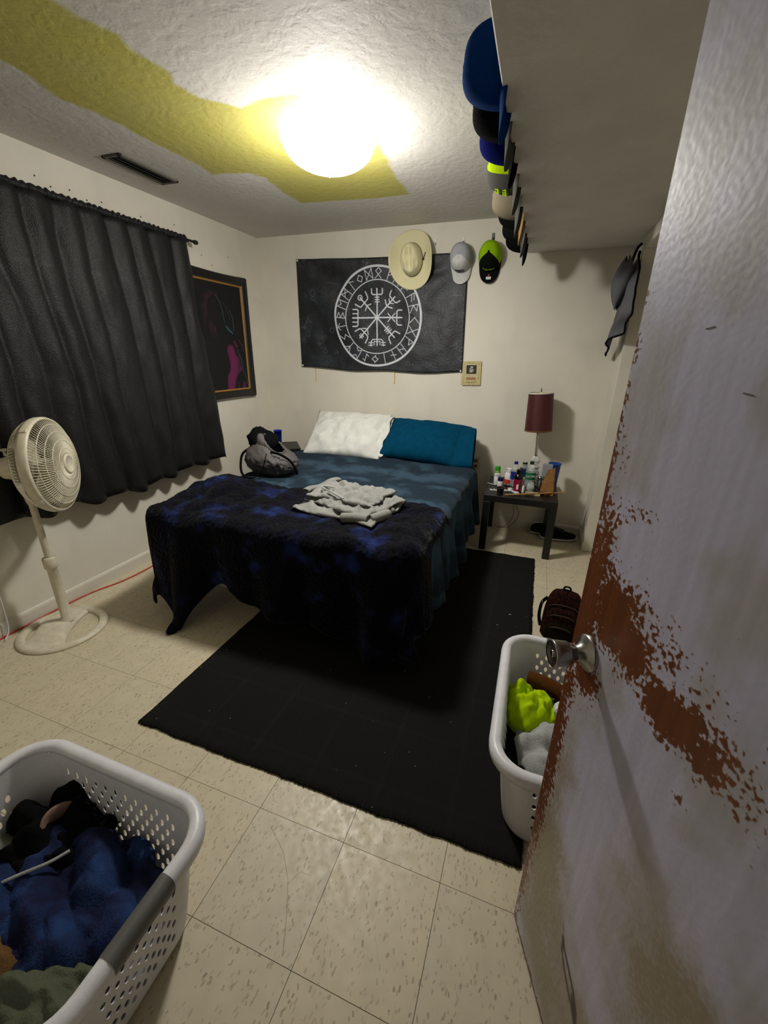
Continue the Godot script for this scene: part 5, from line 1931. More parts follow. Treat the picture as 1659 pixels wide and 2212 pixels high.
	b = bottle("glass_jar", "squat empty glass jar on the side table", Vector3(2.520, Y, 0.385), [Vector2(0, 0), Vector2(0.028, 0), Vector2(0.031, 0.004), Vector2(0.031, 0.05), Vector2(0.026, 0.06), Vector2(0.026, 0.072), Vector2(0.024, 0.072), Vector2(0.024, 0.06), Vector2(0.029, 0.05), Vector2(0.029, 0.006), Vector2(0, 0.006)], M.clear, "jars on the bedside table", "jar")
	b = bottle("metal_jar", "shiny steel grinder jar beside the paper bag", Vector3(2.588, Y, 0.315), [Vector2(0, 0), Vector2(0.024, 0), Vector2(0.026, 0.003), Vector2(0.026, 0.07), Vector2(0.022, 0.078), Vector2(0.022, 0.09), Vector2(0.024, 0.092), Vector2(0.024, 0.108), Vector2(0, 0.110)], M.chrome, "jars on the bedside table", "jar")
	b = bottle("black_bowl", "little black bowl at the table front edge", Vector3(2.315, Y, 0.525), [Vector2(0, 0), Vector2(0.020, 0), Vector2(0.022, 0.004), Vector2(0.024, 0.03), Vector2(0.030, 0.046), Vector2(0.031, 0.05), Vector2(0.027, 0.05), Vector2(0.02, 0.03), Vector2(0, 0.025)], mat(Color(0.03, 0.03, 0.032), 0.25), "", "bowl")
	b = bottle("lighter", "short white tube shaped lighter in front of the jar", Vector3(2.473, Y, 0.435), [Vector2(0, 0), Vector2(0.009, 0), Vector2(0.010, 0.003), Vector2(0.010, 0.042), Vector2(0.008, 0.046), Vector2(0.008, 0.056), Vector2(0, 0.058)], white, "", "lighter")
	b = bottle("plastic_cup", "light blue plastic cup at the back of the side table", Vector3(2.680, Y, 0.19), [Vector2(0, 0), Vector2(0.031, 0), Vector2(0.033, 0.004), Vector2(0.036, 0.06), Vector2(0.0375, 0.062), Vector2(0.046, 0.185), Vector2(0.049, 0.187), Vector2(0.049, 0.192), Vector2(0.045, 0.192), Vector2(0.034, 0.006), Vector2(0, 0.006)], mat(Color(0.03, 0.24, 0.55), 0.35), "", "cup")
	# paper bag
	var pb := thing("paper_bag", "small brown paper bag standing on the side table", "paper bag", Vector3(2.640, Y, 0.395))
	pb.basis = Basis(Vector3.UP, -0.15)
	st = new_st(false)
	var nb := noise(1501, 6.0, 2)
	grid(st, 24, 14, func(u: float, v: float) -> Vector3:
		var a := u * TAU + PI / 4
		var k : float = 1.0 / max(abs(cos(a)), abs(sin(a)))
		var cx : float = cos(a) * k
		var cz : float = sin(a) * k
		var pinch := 1.0 - 0.85 * v
		var w := 0.006 * nb.get_noise_3d(cx * 0.25, v * 0.4, cz * 0.25)
		return Vector3(cx * (0.040 + 0.012 * (1.0 - v)) * (1.0 - 0.35 * v) + w + 0.012 * v, v * 0.195 + 0.012 * cx * v, cz * 0.032 * pinch + w * 0.6))
	part("bag", st, tmat(Color(0.56, 0.41, 0.25), 0.8, M.soft, M.crease, 6.0, 0.4), pb)
	# cereal style carton behind it
	var bxm := tmat(Color(0.70, 0.72, 0.76), 0.6, mottle(82, 0.1, 0.5), null, 9.0)
	var bo := thing("carton", "tall white carton with blue print behind the paper bag", "carton", Vector3(2.628, Y, 0.30))
	bo.basis = Basis(Vector3.UP, -0.2)
	boxpart("box", Vector3(-0.035, 0, -0.016), Vector3(0.035, 0.205, 0.016), bxm, bo, 0.001)
	boxpart("printed_band", Vector3(-0.0352, 0.05, -0.0162), Vector3(0.0352, 0.11, 0.0162), mat(Color(0.16, 0.24, 0.48), 0.6), bo, 0.0)
	# back scratcher
	st = new_st()
	var A := Vector3(2.352, Y + 0.004, 0.548)
	var B := Vector3(2.735, Y + 0.020, 0.40)
	var D := (B - A)
	tube(st, spline([A, A + D * 0.12 + Vector3(0, 0.001, 0.004), A + D * 0.5 + Vector3(0, 0.004, 0.006), A + D * 0.85 + Vector3(0, 0.004, 0.0), B, B + Vector3(0.035, 0.010, -0.012), B + Vector3(0.043, 0.022, -0.014)], 6), 0.0095, 8, false, 0.55, Vector3.BACK)
	solo("back_scratcher", st, M.wood_tan, "light wooden back scratcher lying along the table front", "back scratcher")
	# white packets
	var p1 := thing("slim_carton", "slim white carton lying flat beside the magenta bottle", "carton", Vector3(2.405, Y + 0.001, 0.435), "white packets on the side table")
	p1.basis = Basis(Vector3.UP, -1.02)
	boxpart("box", Vector3(-0.065, 0, -0.014), Vector3(0.065, 0.012, 0.014), white, p1, 0.001)
	boxpart("black_print", Vector3(-0.03, 0.012, -0.008), Vector3(0.012, 0.0128, 0.006), mat(Color(0.05, 0.05, 0.05), 0.6), p1, 0.0)
	var p2 := thing("blister_strip", "white blister strip lying behind the little black bowl", "packet", Vector3(2.305, Y + 0.001, 0.435), "white packets on the side table")
	p2.basis = Basis(Vector3.UP, 0.25)
	boxpart("card", Vector3(-0.075, 0, -0.016), Vector3(0.075, 0.003, 0.016), white, p2, 0.001)
	for k in 5:
		st = new_st()
		lathe(st, [Vector2(0.008, 0.0025), Vector2(0.007, 0.006), Vector2(0, 0.0065)], 10, Transform3D(Basis.IDENTITY, Vector3(-0.055 + k * 0.027, 0, 0)))
		part("blister", st, M.steel if k % 2 == 0 else mat(Color(0.5, 0.2, 0.15), 0.5), p2)
	# folded notes and a small tray
	var note := tmat(Color(0.62, 0.68, 0.54), 0.8, mottle(83, 0.12, 0.6), null, 14.0)
	var k2 := 0
	for q in [[2.560, 0.375, 0.4, 0.35], [2.597, 0.425, -0.5, -0.2]]:
		st = new_st()
		cloth(st, 8, 8, func(u: float, v: float) -> Vector3: return Vector3(lerpf(-0.024, 0.024, u), 0.006 + 0.014 * abs(u - 0.5) + 0.02 * v, lerpf(-0.02, 0.02, v)), 0.0008)
		var nn := solo("folded_note", st, note, ["folded green banknote leaning on the jar", "folded green banknote by the foot of the paper bag"][k2], "banknote", "folded notes on the side table")
		nn.transform = Transform3D(Basis(Vector3.UP, q[2]), Vector3(q[0], Y, q[1]))
		k2 += 1
	var tr := thing("small_tray", "small tin tray with a reddish brown bottom", "tray", Vector3(2.545, Y, 0.455))
	tr.basis = Basis(Vector3.UP, 0.1)
	boxpart("pan", Vector3(-0.045, 0.0, -0.024), Vector3(0.045, 0.004, 0.024), mat(Color(0.35, 0.13, 0.09), 0.5), tr, 0.001)
	boxpart("rim_strip", Vector3(-0.047, 0.0, 0.024), Vector3(0.047, 0.014, 0.027), M.paper_cream, tr, 0.001)
	boxpart("rim_strip", Vector3(-0.047, 0.0, -0.027), Vector3(0.047, 0.014, -0.024), M.paper_cream, tr, 0.001)
	boxpart("rim_strip", Vector3(-0.050, 0.0, -0.027), Vector3(-0.047, 0.014, 0.027), M.paper_cream, tr, 0.001)
	boxpart("rim_strip", Vector3(0.047, 0.0, -0.027), Vector3(0.050, 0.014, 0.027), M.paper_cream, tr, 0.001)
	# cables
	st = new_st()
	tube(st, spline([Vector3(2.30, Y + 0.004, 0.30), Vector3(2.25, Y + 0.010, 0.33), Vector3(2.215, Y + 0.006, 0.30), Vector3(2.19, Y - 0.01, 0.26), Vector3(2.175, 0.36, 0.22), Vector3(2.178, 0.22, 0.14), Vector3(2.19, 0.05, 0.08), Vector3(2.23, 0.006, 0.06)], 8), 0.0024, 6)
	solo("charging_cable", st, white, "thin white charging cable falling off the table side", "cable")
	st = new_st()
	tube(st, spline([Vector3(2.54, 0.43, 0.028), Vector3(2.47, 0.38, 0.02), Vector3(2.42, 0.30, 0.022), Vector3(2.44, 0.20, 0.03), Vector3(2.465, 0.13, 0.04), Vector3(2.44, 0.06, 0.05), Vector3(2.38, 0.014, 0.07), Vector3(2.30, 0.006, 0.09)], 8), 0.003, 6)
	tube(st, spline([Vector3(2.38, 0.39, 0.028), Vector3(2.40, 0.26, 0.025), Vector3(2.42, 0.15, 0.03), Vector3(2.40, 0.05, 0.04), Vector3(2.34, 0.006, 0.06)], 8), 0.0022, 6)
	solo("lamp_cord", st, mat(Color(0.42, 0.40, 0.36), 0.5), "grey lamp cord looping down behind the side table", "cord")

func sneaker(label: String, at: Vector3, yaw: float) -> void:
	var t := thing("sneaker", label, "shoe", at, "sneakers by the side table")
	t.basis = Basis(Vector3.UP, yaw)
	var wid := func(u: float) -> float:
		return 0.032 + 0.014 * sin(clamp(u * 1.15 - 0.1, 0.0, 1.0) * PI) + 0.006 * ss(0.5, 0.8, u)
	var endk := func(u: float) -> float:
		return pow(max(0.0, 1.0 - pow(abs(u * 2.0 - 1.0), 7.0)), 0.5)
	var st := new_st()
	grid(st, 40, 20, func(u: float, v: float) -> Vector3:
		var a := v * TAU
		var w: float = wid.call(u) * endk.call(u) * 1.10
		return Vector3(lerpf(-0.145, 0.145, u), 0.018 + 0.018 * sin(a) + 0.008 * ss(0.75, 1.0, u), w * cos(a) * (0.94 + 0.06 * abs(sin(a)))))
	part("sole", st, tmat(Color(0.82, 0.82, 0.80), 0.7, M.soft, null, 6.0), t)
	st = new_st()
	grid(st, 40, 22, func(u: float, v: float) -> Vector3:
		var a := v * PI
		var w: float = wid.call(u) * endk.call(u)
		var h := lerpf(0.080, 0.086, ss(0.0, 0.25, u))
		h = lerpf(h, 0.045, ss(0.3, 0.85, u)) * endk.call(u)
		# the foot opening sinks in
		var dip := 0.045 * exp(-pow((u - 0.22) / 0.13, 2.0)) * pow(sin(a), 8.0)
		return Vector3(lerpf(-0.143, 0.143, u), 0.022 + h * pow(sin(a), 0.7) - dip, w * cos(a) * (1.0 - 0.3 * pow(sin(a), 2.0))))
	part("upper", st, tmat(Color(0.10, 0.10, 0.11), 0.85, M.fuzz, M.weave, 8.0, 0.8), t)
	var up := t.get_node("upper")
	st = new_st()
	for k in 5:
		var u := 0.40 + k * 0.055
		var x := lerpf(-0.143, 0.143, u)
		var y := 0.022 + lerpf(0.086, 0.045, ss(0.3, 0.85, u)) + 0.002
		tube(st, [Vector3(x, y - 0.012, -0.022), Vector3(x, y, -0.01), Vector3(x, y + 0.001, 0.0), Vector3(x, y, 0.01), Vector3(x, y - 0.012, 0.022)], 0.003, 6)
	part("laces", st, M.dark_grey_cloth, up)
	st = new_st()
	grid(st, 20, 8, func(u: float, v: float) -> Vector3:
		var a := lerpf(0.05, 0.42, v) * PI
		var uu := lerpf(0.12, 0.34, u)
		var w: float = wid.call(uu) * 1.04
		return Vector3(lerpf(-0.143, 0.143, uu), 0.022 + 0.07 * sin(a), w * cos(a) * (1.0 - 0.3 * pow(sin(a), 2.0)) + 0.001))
	part("heel_patch", st, tmat(Color(0.22, 0.22, 0.22), 0.8, M.fuzz, M.weave, 8.0, 0.6), up)

func build_floor_things() -> void:
	sneaker("dark sneaker with a pale sole beside the side table leg", Vector3(2.795, 0.0, 0.165), 0.16)
	sneaker("dark sneaker half hidden behind the table leg", Vector3(2.715, 0.0, 0.085), 0.10)
	# orange cord
	var st := new_st()
	tube(st, spline([Vector3(0.03, 0.005, 3.2), Vector3(0.024, 0.005, 2.85), Vector3(0.022, 0.005, 2.58), Vector3(0.021, 0.005, 2.40), Vector3(0.022, 0.005, 2.25), Vector3(0.035, 0.005, 2.10), Vector3(0.085, 0.005, 1.94), Vector3(0.10, 0.005, 1.78), Vector3(0.10, 0.005, 1.55), Vector3(0.16, 0.005, 1.3), Vector3(0.22, 0.005, 1.0)], 10), 0.0042, 8)
	solo("extension_cord", st, M.orange, "orange extension cord running along the left baseboard", "cord")
	var ou := thing("wall_outlet", "small tan outlet plate on the wall beside the bed head", "outlet", Vector3(2.052, 0.535, 0.0))
	boxpart("plate", Vector3(-0.035, -0.057, 0.0), Vector3(0.035, 0.057, 0.006), M.paper_cream, ou, 0.002)
	for yy in [-0.024, 0.024]:
		boxpart("socket", Vector3(-0.016, yy - 0.014, 0.005), Vector3(0.016, yy + 0.014, 0.009), tmat(Color(0.42, 0.33, 0.22), 0.5, M.soft, null, 6.0), ou, 0.003)
	# backpack
	var t := thing("backpack", "small brown backpack with zip pockets on the floor", "backpack", Vector3(2.762, 0.0, 1.52))
	t.basis = Basis(Vector3.UP, -0.12) * Basis(Vector3.RIGHT, -0.22)
	var br := tmat(Color(1, 1, 1), 0.8, two_tone(85, 0.03, Color(0.085, 0.05, 0.04), Color(0.20, 0.095, 0.07), 0.4, 0.7), M.weave, 7.0, 0.7)
	var body := func(w: float, y0: float, y1: float, d0: float, d1: float) -> Callable:
		return func(u: float, v: float) -> Vector3:
			var a := u * TAU
			var c := cos(a)
			var s := sin(a)
			var k := pow(pow(abs(c), 4.0) + pow(abs(s), 4.0), -0.25)
			var q := pow(max(0.0, 1.0 - pow(max(0.0, v * 1.15 - 0.15), 3.2)), 0.5)
			return Vector3(c * k * w * (0.35 + 0.65 * q) * (1.0 if v < 0.98 else 0.5), lerpf(y0, y1, v), lerpf(d0, d1, 0.5 + 0.5 * s * k * (0.4 + 0.6 * q)))
	st = new_st()
	grid(st, 44, 26, body.call(0.098, 0.005, 0.26, -0.055, 0.045))
	var mainc := part("main_compartment", st, br, t)
	st = new_st()
	grid(st, 44, 20, body.call(0.086, 0.01, 0.175, 0.03, 0.085))
	part("front_pocket", st, br, t)
	st = new_st()
	grid(st, 44, 16, body.call(0.078, 0.015, 0.10, 0.06, 0.11))
	part("lower_pocket", st, tmat(Color(0.10, 0.085, 0.05), 0.85, M.fuzz, M.weave, 7.0, 0.7), t)
	var zipm := mat(Color(0.20, 0.13, 0.09), 0.6)
	for z in [[0.075, 0.185, 0.050], [0.066, 0.14, 0.088], [0.06, 0.083, 0.112]]:
		st = new_st()
		tube(st, spline([Vector3(-z[0], z[1] - 0.02, z[2] - 0.015), Vector3(-z[0] * 0.6, z[1], z[2]), Vector3(0, z[1] + 0.004, z[2] + 0.002), Vector3(z[0] * 0.6, z[1], z[2]), Vector3(z[0], z[1] - 0.02, z[2] - 0.015)], 6), 0.003, 6)
		part("zip", st, zipm, mainc)
	st = new_st()
	tube(st, spline([Vector3(-0.02, 0.252, -0.02), Vector3(-0.012, 0.272, -0.02), Vector3(0.012, 0.272, -0.02), Vector3(0.02, 0.252, -0.02)], 6), 0.005, 7, false, 0.5)
	part("grab_loop", st, M.black_cloth, mainc)
	st = new_st()
	tube(st, spline([Vector3(-0.088, 0.19, -0.03), Vector3(-0.112, 0.16, -0.01), Vector3(-0.115, 0.09, 0.0), Vector3(-0.10, 0.03, -0.01)], 6), 0.011, 8, false, 0.35)
	part("shoulder_strap", st, M.black_cloth, t)
	st = new_st()
	var rp := []
	for k in 16:
		rp.append(Vector3(-0.11, 0.165 + 0.012 * sin(TAU * k / 16.0), 0.004 + 0.012 * cos(TAU * k / 16.0)))
	tube(st, rp, 0.0022, 6, true)
	part("strap_ring", st, M.steel, t)
	st = new_st()
	crumple(st, 0.09, 0.10, 0.12, 1601, Transform3D(Basis.IDENTITY, Vector3(2.872, 0.0, 1.34)), 0.15, 4.0)
	solo("black_bag", st, M.black_cloth, "soft black bag on the floor behind the brown backpack", "bag")

# ---------------------------------------------------------------- fan
func build_fan() -> void:
	var P := Vector3(0.212, 0.0, 2.375)
	var t := thing("pedestal_fan", "cream white pedestal fan beside the black curtain", "fan", P)
	var ax := Vector3(0.83, 0.04, -0.55).normalized()
	# base: ring and the domed bar across it
	var st := new_st()
	var bc := Vector3(0.028, 0, 0.045)
	lathe(st, [Vector2(0.160, 0.003), Vector2(0.163, 0.014), Vector2(0.172, 0.021), Vector2(0.196, 0.018), Vector2(0.205, 0.008), Vector2(0.205, 0.001), Vector2(0.160, 0.001), Vector2(0.160, 0.003)], 64, Transform3D(Basis.IDENTITY, bc))
	part("base_ring", st, M.cream_plastic, t)
	st = new_st()
	var ux := Vector3(ax.x, 0, ax.z).normalized()
	var uz := Vector3.UP.cross(ux)
	grid(st, 30, 30, func(u: float, v: float) -> Vector3:
		var s := lerpf(-1.0, 1.0, u)
		var q := lerpf(-1.0, 1.0, v)
		var half := 0.082 + 0.03 * q * q
		var x := s * half - 0.045
		var z := q * sqrt(max(0.0, 0.172 * 0.172 - x * x))
		var e := pow(max(0.0, 1.0 - pow(abs(s), 4.0)), 0.5)
		var y := 0.004 + e * (0.016 + 0.022 * exp(-pow(q / 0.45, 2.0)))
		return bc + ux * x + uz * z + Vector3(0, y, 0))
	part("base_bridge", st, M.cream_plastic, t)
	st = new_st()
	lathe(st, [Vector2(0.036, 0.030), Vector2(0.034, 0.044), Vector2(0.024, 0.052), Vector2(0.023, 0.345), Vector2(0.027, 0.350), Vector2(0.0285, 0.40), Vector2(0.024, 0.412), Vector2(0.018, 0.414)], 24)
	part("lower_pole", st, M.cream_plastic, t)
	st = new_st()
	lathe(st, [Vector2(0.0285, 0.352), Vector2(0.031, 0.356), Vector2(0.031, 0.404), Vector2(0.0275, 0.41)], 24)
	part("height_collar", st, M.cream_plastic, t)
	st = new_st()
	lathe(st, [Vector2(0.0155, 0.40), Vector2(0.0155, 0.70), Vector2(0.022, 0.72), Vector2(0.026, 0.78), Vector2(0.03, 0.83), Vector2(0.0, 0.84)], 20)
	part("upper_pole", st, M.cream_plastic, t)
	# head, local z along the axis
	var hd := Node3D.new()
	hd.name = "fan_head"
	t.add_child(hd)
	var hx := Vector3.UP.cross(ax).normalized()
	hd.transform = Transform3D(Basis(hx, ax.cross(hx), ax), Vector3(0.0, 0.89, 0.0) + ax * 0.125)
	var zx := Transform3D(Basis(Vector3.RIGHT, PI / 2), Vector3.ZERO)   # lathe axis to z
	var R := 0.218
	st = new_st()
	lathe(st, [Vector2(R - 0.006, -0.022), Vector2(R + 0.004, -0.024), Vector2(R + 0.008, -0.012), Vector2(R + 0.008, 0.012), Vector2(R + 0.003, 0.022), Vector2(R - 0.006, 0.020), Vector2(R - 0.006, -0.022)], 72, zx)
	part("rim_band", st, M.cream_plastic, hd)
	var front := func(r: float) -> float:
		return 0.018 + 0.058 * pow(1.0 - pow(r / R, 2.2), 0.8)
	var back := func(r: float) -> float:
		return -0.020 - 0.090 * pow(1.0 - pow(r / R, 3.0), 0.6)
	for side in 2:
		st = new_st()
		var NW := 96
		for k in NW:
			var a0 := TAU * k / NW
			var pts := []
			for j in 9:
				var r := lerpf(0.040 if side == 0 else 0.055, R - 0.003, j / 8.0)
				var a := a0 + (0.22 * (1.0 - j / 8.0) if side == 0 else 0.0)
				var z: float = front.call(r) if side == 0 else back.call(r)
				pts.append(Vector3(cos(a) * r, sin(a) * r, z))
			tube(st, pts, 0.0021, 4)
		for r in ([0.075, 0.115, 0.155, 0.19] if side == 0 else [0.10, 0.15, 0.19]):
			var rp := []
			for k in 64:
				var a := TAU * k / 64
				var z: float = front.call(r) if side == 0 else back.call(r)
				rp.append(Vector3(cos(a) * r, sin(a) * r, z + 0.001))
			tube(st, rp, 0.0020, 6, true)
		part("front_grille" if side == 0 else "rear_grille", st, M.cream_plastic, hd)
	st = new_st()
	lathe(st, [Vector2(0.046, 0.066), Vector2(0.047, 0.078), Vector2(0.043, 0.083), Vector2(0.036, 0.081), Vector2(0.034, 0.079), Vector2(0, 0.080)], 40, zx)
	part("centre_badge", st, M.cream_plastic, hd)
	for k in 3:
		st = new_st()
		var a0 := TAU * k / 3.0
		cloth(st, 10, 12, func(u: float, v: float) -> Vector3:
			var r := lerpf(0.035, 0.185, v)
			var wv := 0.65 * sin(PI * (0.18 + 0.72 * v))
			var a := a0 + lerpf(-wv, wv, u) + 0.35 * v
			return Vector3(cos(a) * r, sin(a) * r, -0.02 + 0.035 * (u - 0.5)), 0.003)
		part("blade", st, M.cream_plastic, hd)
	st = new_st()
	lathe(st, [Vector2(0.0, 0.012), Vector2(0.030, 0.008), Vector2(0.036, -0.02), Vector2(0.036, -0.05), Vector2(0, -0.05)], 24, zx)
	part("hub", st, M.cream_plastic, hd)
	st = new_st()
	lathe(st, [Vector2(0.0, -0.205), Vector2(0.042, -0.202), Vector2(0.050, -0.193), Vector2(0.056, -0.165), Vector2(0.066, -0.12), Vector2(0.070, -0.11), Vector2(0.0, -0.105)], 28, zx)
	part("motor_housing", st, M.cream_plastic, hd)
	st = new_st()
	lathe(st, [Vector2(0.006, 0.0), Vector2(0.006, 0.022), Vector2(0.012, 0.024), Vector2(0.012, 0.034), Vector2(0, 0.036)], 14, Transform3D(Basis.IDENTITY, Vector3(0, 0.058, -0.17)))
	part("oscillation_knob", st, M.cream_plastic, hd)
	for k in 4:
		st = new_st(false)
		var a := TAU * k / 4.0 + 0.6
		rbox(st, Vector3(R + 0.004, -0.012, -0.014), Vector3(R + 0.012, 0.012, 0.014), 0.002, Transform3D(Basis(Vector3.BACK, a), Vector3.ZERO))
		part("clip", st, M.cream_plastic, hd)
	st = new_st()
	tube(st, spline([Vector3(-0.10, 0.80, 0.075), Vector3(-0.085, 0.74, 0.10), Vector3(-0.095, 0.66, 0.13), Vector3(-0.13, 0.58, 0.15), Vector3(-0.15, 0.50, 0.16), Vector3(-0.165, 0.30, 0.17), Vector3(-0.17, 0.06, 0.18), Vector3(-0.15, 0.008, 0.22)], 8), 0.003, 6)
	part("power_cord", st, M.white_plastic, t)

# ---------------------------------------------------------------- laundry baskets
const BH := 0.345
func basket(label: String, at: Vector3, yaw: float) -> Node3D:
	var t := thing("laundry_basket", label, "laundry basket", at, "white laundry baskets")
	t.basis = Basis(Vector3.UP, yaw)
	var ha := func(y: float) -> float: return lerpf(0.258, 0.302, pow(y / BH, 0.8))
	var hb := func(y: float) -> float: return lerpf(0.162, 0.205, pow(y / BH, 0.8))
	var RC := 0.085
	var th := 0.0032
	var st := new_st()
	# point on the wall: side 0 +x, 1 +z, 2 -x, 3 -z ; s -1..1 along the straight part
	var wall := func(side: int, s: float, y: float, off: float) -> Vector3:
		var A: float = ha.call(y)
		var B: float = hb.call(y)
		match side:
			0: return Vector3(A - off, y, s * (B - RC))
			1: return Vector3(-s * (A - RC), y, B - off)
			2: return Vector3(-A + off, y, -s * (B - RC))
		return Vector3(s * (A - RC), y, -B + off)
	var corner := func(k: int, q: float, y: float, off: float) -> Vector3:
		var A: float = ha.call(y) - RC
		var B: float = hb.call(y) - RC
		var a := q * PI * 0.5
		var r := RC - off
		match k:
			0: return Vector3(A + cos(a) * r, y, B + sin(a) * r)
			1: return Vector3(-A - sin(a) * r, y, B + cos(a) * r)
			2: return Vector3(-A - cos(a) * r, y, -B - sin(a) * r)
		return Vector3(A + sin(a) * r, y, -B - cos(a) * r)
	for off in [0.0, th]:
		for k in 4:
			grid(st, 10, 8, func(u: float, v: float) -> Vector3: return corner.call(k, u, lerpf(0.03, BH, v), off))
			# foot of the wall curves into the floor
			grid(st, 10, 5, func(u: float, v: float) -> Vector3:
				var p: Vector3 = corner.call(k, u, 0.03, off + 0.028 * (1.0 - sin(v * PI * 0.5)))
				p.y = 0.003 + 0.03 * (1.0 - cos(v * PI * 0.5)) if v < 0.999 else 0.03
				return p)
		for k in 4:
			grid(st, 6, 5, func(u: float, v: float) -> Vector3:
				var p: Vector3 = wall.call(k, lerpf(-1, 1, u), 0.03, off + 0.028 * (1.0 - sin(v * PI * 0.5)))
				p.y = 0.003 + 0.03 * (1.0 - cos(v * PI * 0.5)) if v < 0.999 else 0.03
				return p)
	# pierced panels
	var NR := 9
	var y_lo := 0.0615
	var y_hi := 0.300
	for side in 4:
		var NC := 6 if side % 2 == 0 else 11
		for off in [0.0, th]:
			grid(st, 4, 2, func(u: float, v: float) -> Vector3: return wall.call(side, lerpf(-1, 1, u), lerpf(y_hi, BH, v), off))
			grid(st, 4, 1, func(u: float, v: float) -> Vector3: return wall.call(side, lerpf(-1, 1, u), lerpf(0.03, y_lo, v), off))
		var cw := 2.0 / (NC + 0.5)
		var rh := (y_hi - y_lo) / NR
		for r in NR:
			var yc := y_lo + (r + 0.5) * rh
			var s0 := -1.0 + (cw * 0.5 if r % 2 == 1 else 0.0)
			# solid half cell at one end
			var e0 := -1.0 if r % 2 == 1 else 1.0 - cw * 0.5
			for off in [0.0, th]:
				grid(st, 1, 1, func(u: float, v: float) -> Vector3: return wall.call(side, e0 + u * cw * 0.5, yc + (v - 0.5) * rh, off))
			var wide: float = (hb.call(yc) if side % 2 == 0 else ha.call(yc)) - RC
			var rx := 0.0062 / wide
			var ry := 0.0112
			for c in NC:
				var sc := s0 + (c + 0.5) * cw
				var o0 := []
				var o1 := []
				var i0 := []
				var i1 := []
				for k in 16:
					var a := TAU * k / 16
					var mx: float = 1.0 / max(abs(cos(a)), abs(sin(a)))
					var so: float = sc + cos(a) * mx * cw * 0.5
					var yo: float = yc + sin(a) * mx * rh * 0.5
					o0.append(wall.call(side, so, yo, 0.0))
					o1.append(wall.call(side, so, yo, th))
					i0.append(wall.call(side, sc + cos(a) * rx, yc + sin(a) * ry, 0.0))
					i1.append(wall.call(side, sc + cos(a) * rx, yc + sin(a) * ry, th))
				for k in 16:
					var m := (k + 1) % 16
					st.set_smooth_group(-1)
					tri(st, o0[k], o0[m], i0[m])
					tri(st, o0[k], i0[m], i0[k])
					tri(st, o1[k], i1[m], o1[m])
					tri(st, o1[k], i1[k], i1[m])
					tri(st, i0[k], i0[m], i1[m])
					tri(st, i0[k], i1[m], i1[k])
					st.set_smooth_group(0)
	part("tub", st, M.white_plastic, t)
	st = new_st(false)
	rbox(st, Vector3(-0.225, 0.002, -0.13), Vector3(0.225, 0.006, 0.13), 0.0)
	for k in 4:
		for off in [0.028]:
			grid(st, 10, 1, func(u: float, v: float) -> Vector3:
				var p: Vector3 = corner.call(k, u, 0.03, off)
				p.y = 0.004
				return p if v < 0.5 else Vector3(sign(p.x) * 0.17, 0.004, sign(p.z) * 0.07))
		grid(st, 6, 1, func(u: float, v: float) -> Vector3:
			var p: Vector3 = wall.call(k, lerpf(-1, 1, u), 0.03, 0.028)
			p.y = 0.004
			return p if v < 0.5 else Vector3(clamp(p.x, -0.2, 0.2), 0.004, clamp(p.z, -0.1, 0.1)))
	part("bottom", st, M.white_plastic, t)
	# rolled rim
	var path := []
	var nrm := []
	for k in 4:
		for q in 9:
			var p: Vector3 = corner.call(k, q / 8.0 if k % 2 == 0 else q / 8.0, BH, 0.0)
			var p2: Vector3 = corner.call(k, q / 8.0, BH, 0.01)
			path.append(p)
			nrm.append((p - p2).normalized())
		for q in range(1, 10):
			var kk: int = [1, 2, 3, 0][k]
			var p: Vector3 = wall.call(kk, q / 5.0 - 1.0, BH, 0.0)
			var p2: Vector3 = wall.call(kk, q / 5.0 - 1.0, BH, 0.01)
			path.append(p)
			nrm.append((p - p2).normalized())
	var prof := [Vector2(-0.004, -0.012), Vector2(-0.004, 0.004), Vector2(0.001, 0.012), Vector2(0.011, 0.016), Vector2(0.022, 0.0135), Vector2(0.030, 0.006), Vector2(0.0325, -0.006), Vector2(0.031, -0.022), Vector2(0.028, -0.023), Vector2(0.0275, -0.006), Vector2(0.018, 0.004), Vector2(0.004, 0.004), Vector2(0.0, -0.012), Vector2(-0.004, -0.012)]
	st = new_st()
	var np := path.size()
	var sweep := func(s2: SurfaceTool, from: int, count: int, grow: float) -> void:
		for i in count:
			var i0 := (from + i) % np
			var i1 := (from + i + 1) % np
			for k in prof.size() - 1:
				var a: Vector2 = prof[k] + Vector2(sign(prof[k].x - 0.014), sign(prof[k].y + 0.002)) * grow
				var b: Vector2 = prof[k + 1] + Vector2(sign(prof[k + 1].x - 0.014), sign(prof[k + 1].y + 0.002)) * grow
				var A: Vector3 = path[i0] + nrm[i0] * a.x + Vector3(0, a.y, 0)
				var B: Vector3 = path[i1] + nrm[i1] * a.x + Vector3(0, a.y, 0)
				var C: Vector3 = path[i1] + nrm[i1] * b.x + Vector3(0, b.y, 0)
				var D: Vector3 = path[i0] + nrm[i0] * b.x + Vector3(0, b.y, 0)
				tri(s2, A, C, B)
				tri(s2, A, D, C)
	sweep.call(st, 0, np, 0.0)
	var rimp := part("rim", st, M.white_plastic, t)
	# grips on both short ends: straight stretches 1 -> (-x) and 3 -> (+x)
	for k in [1, 3]:
		st = new_st()
		sweep.call(st, k * 18 + 10, 6, 0.0012)
		part("grip", st, M.grey_grip, rimp)
	return t

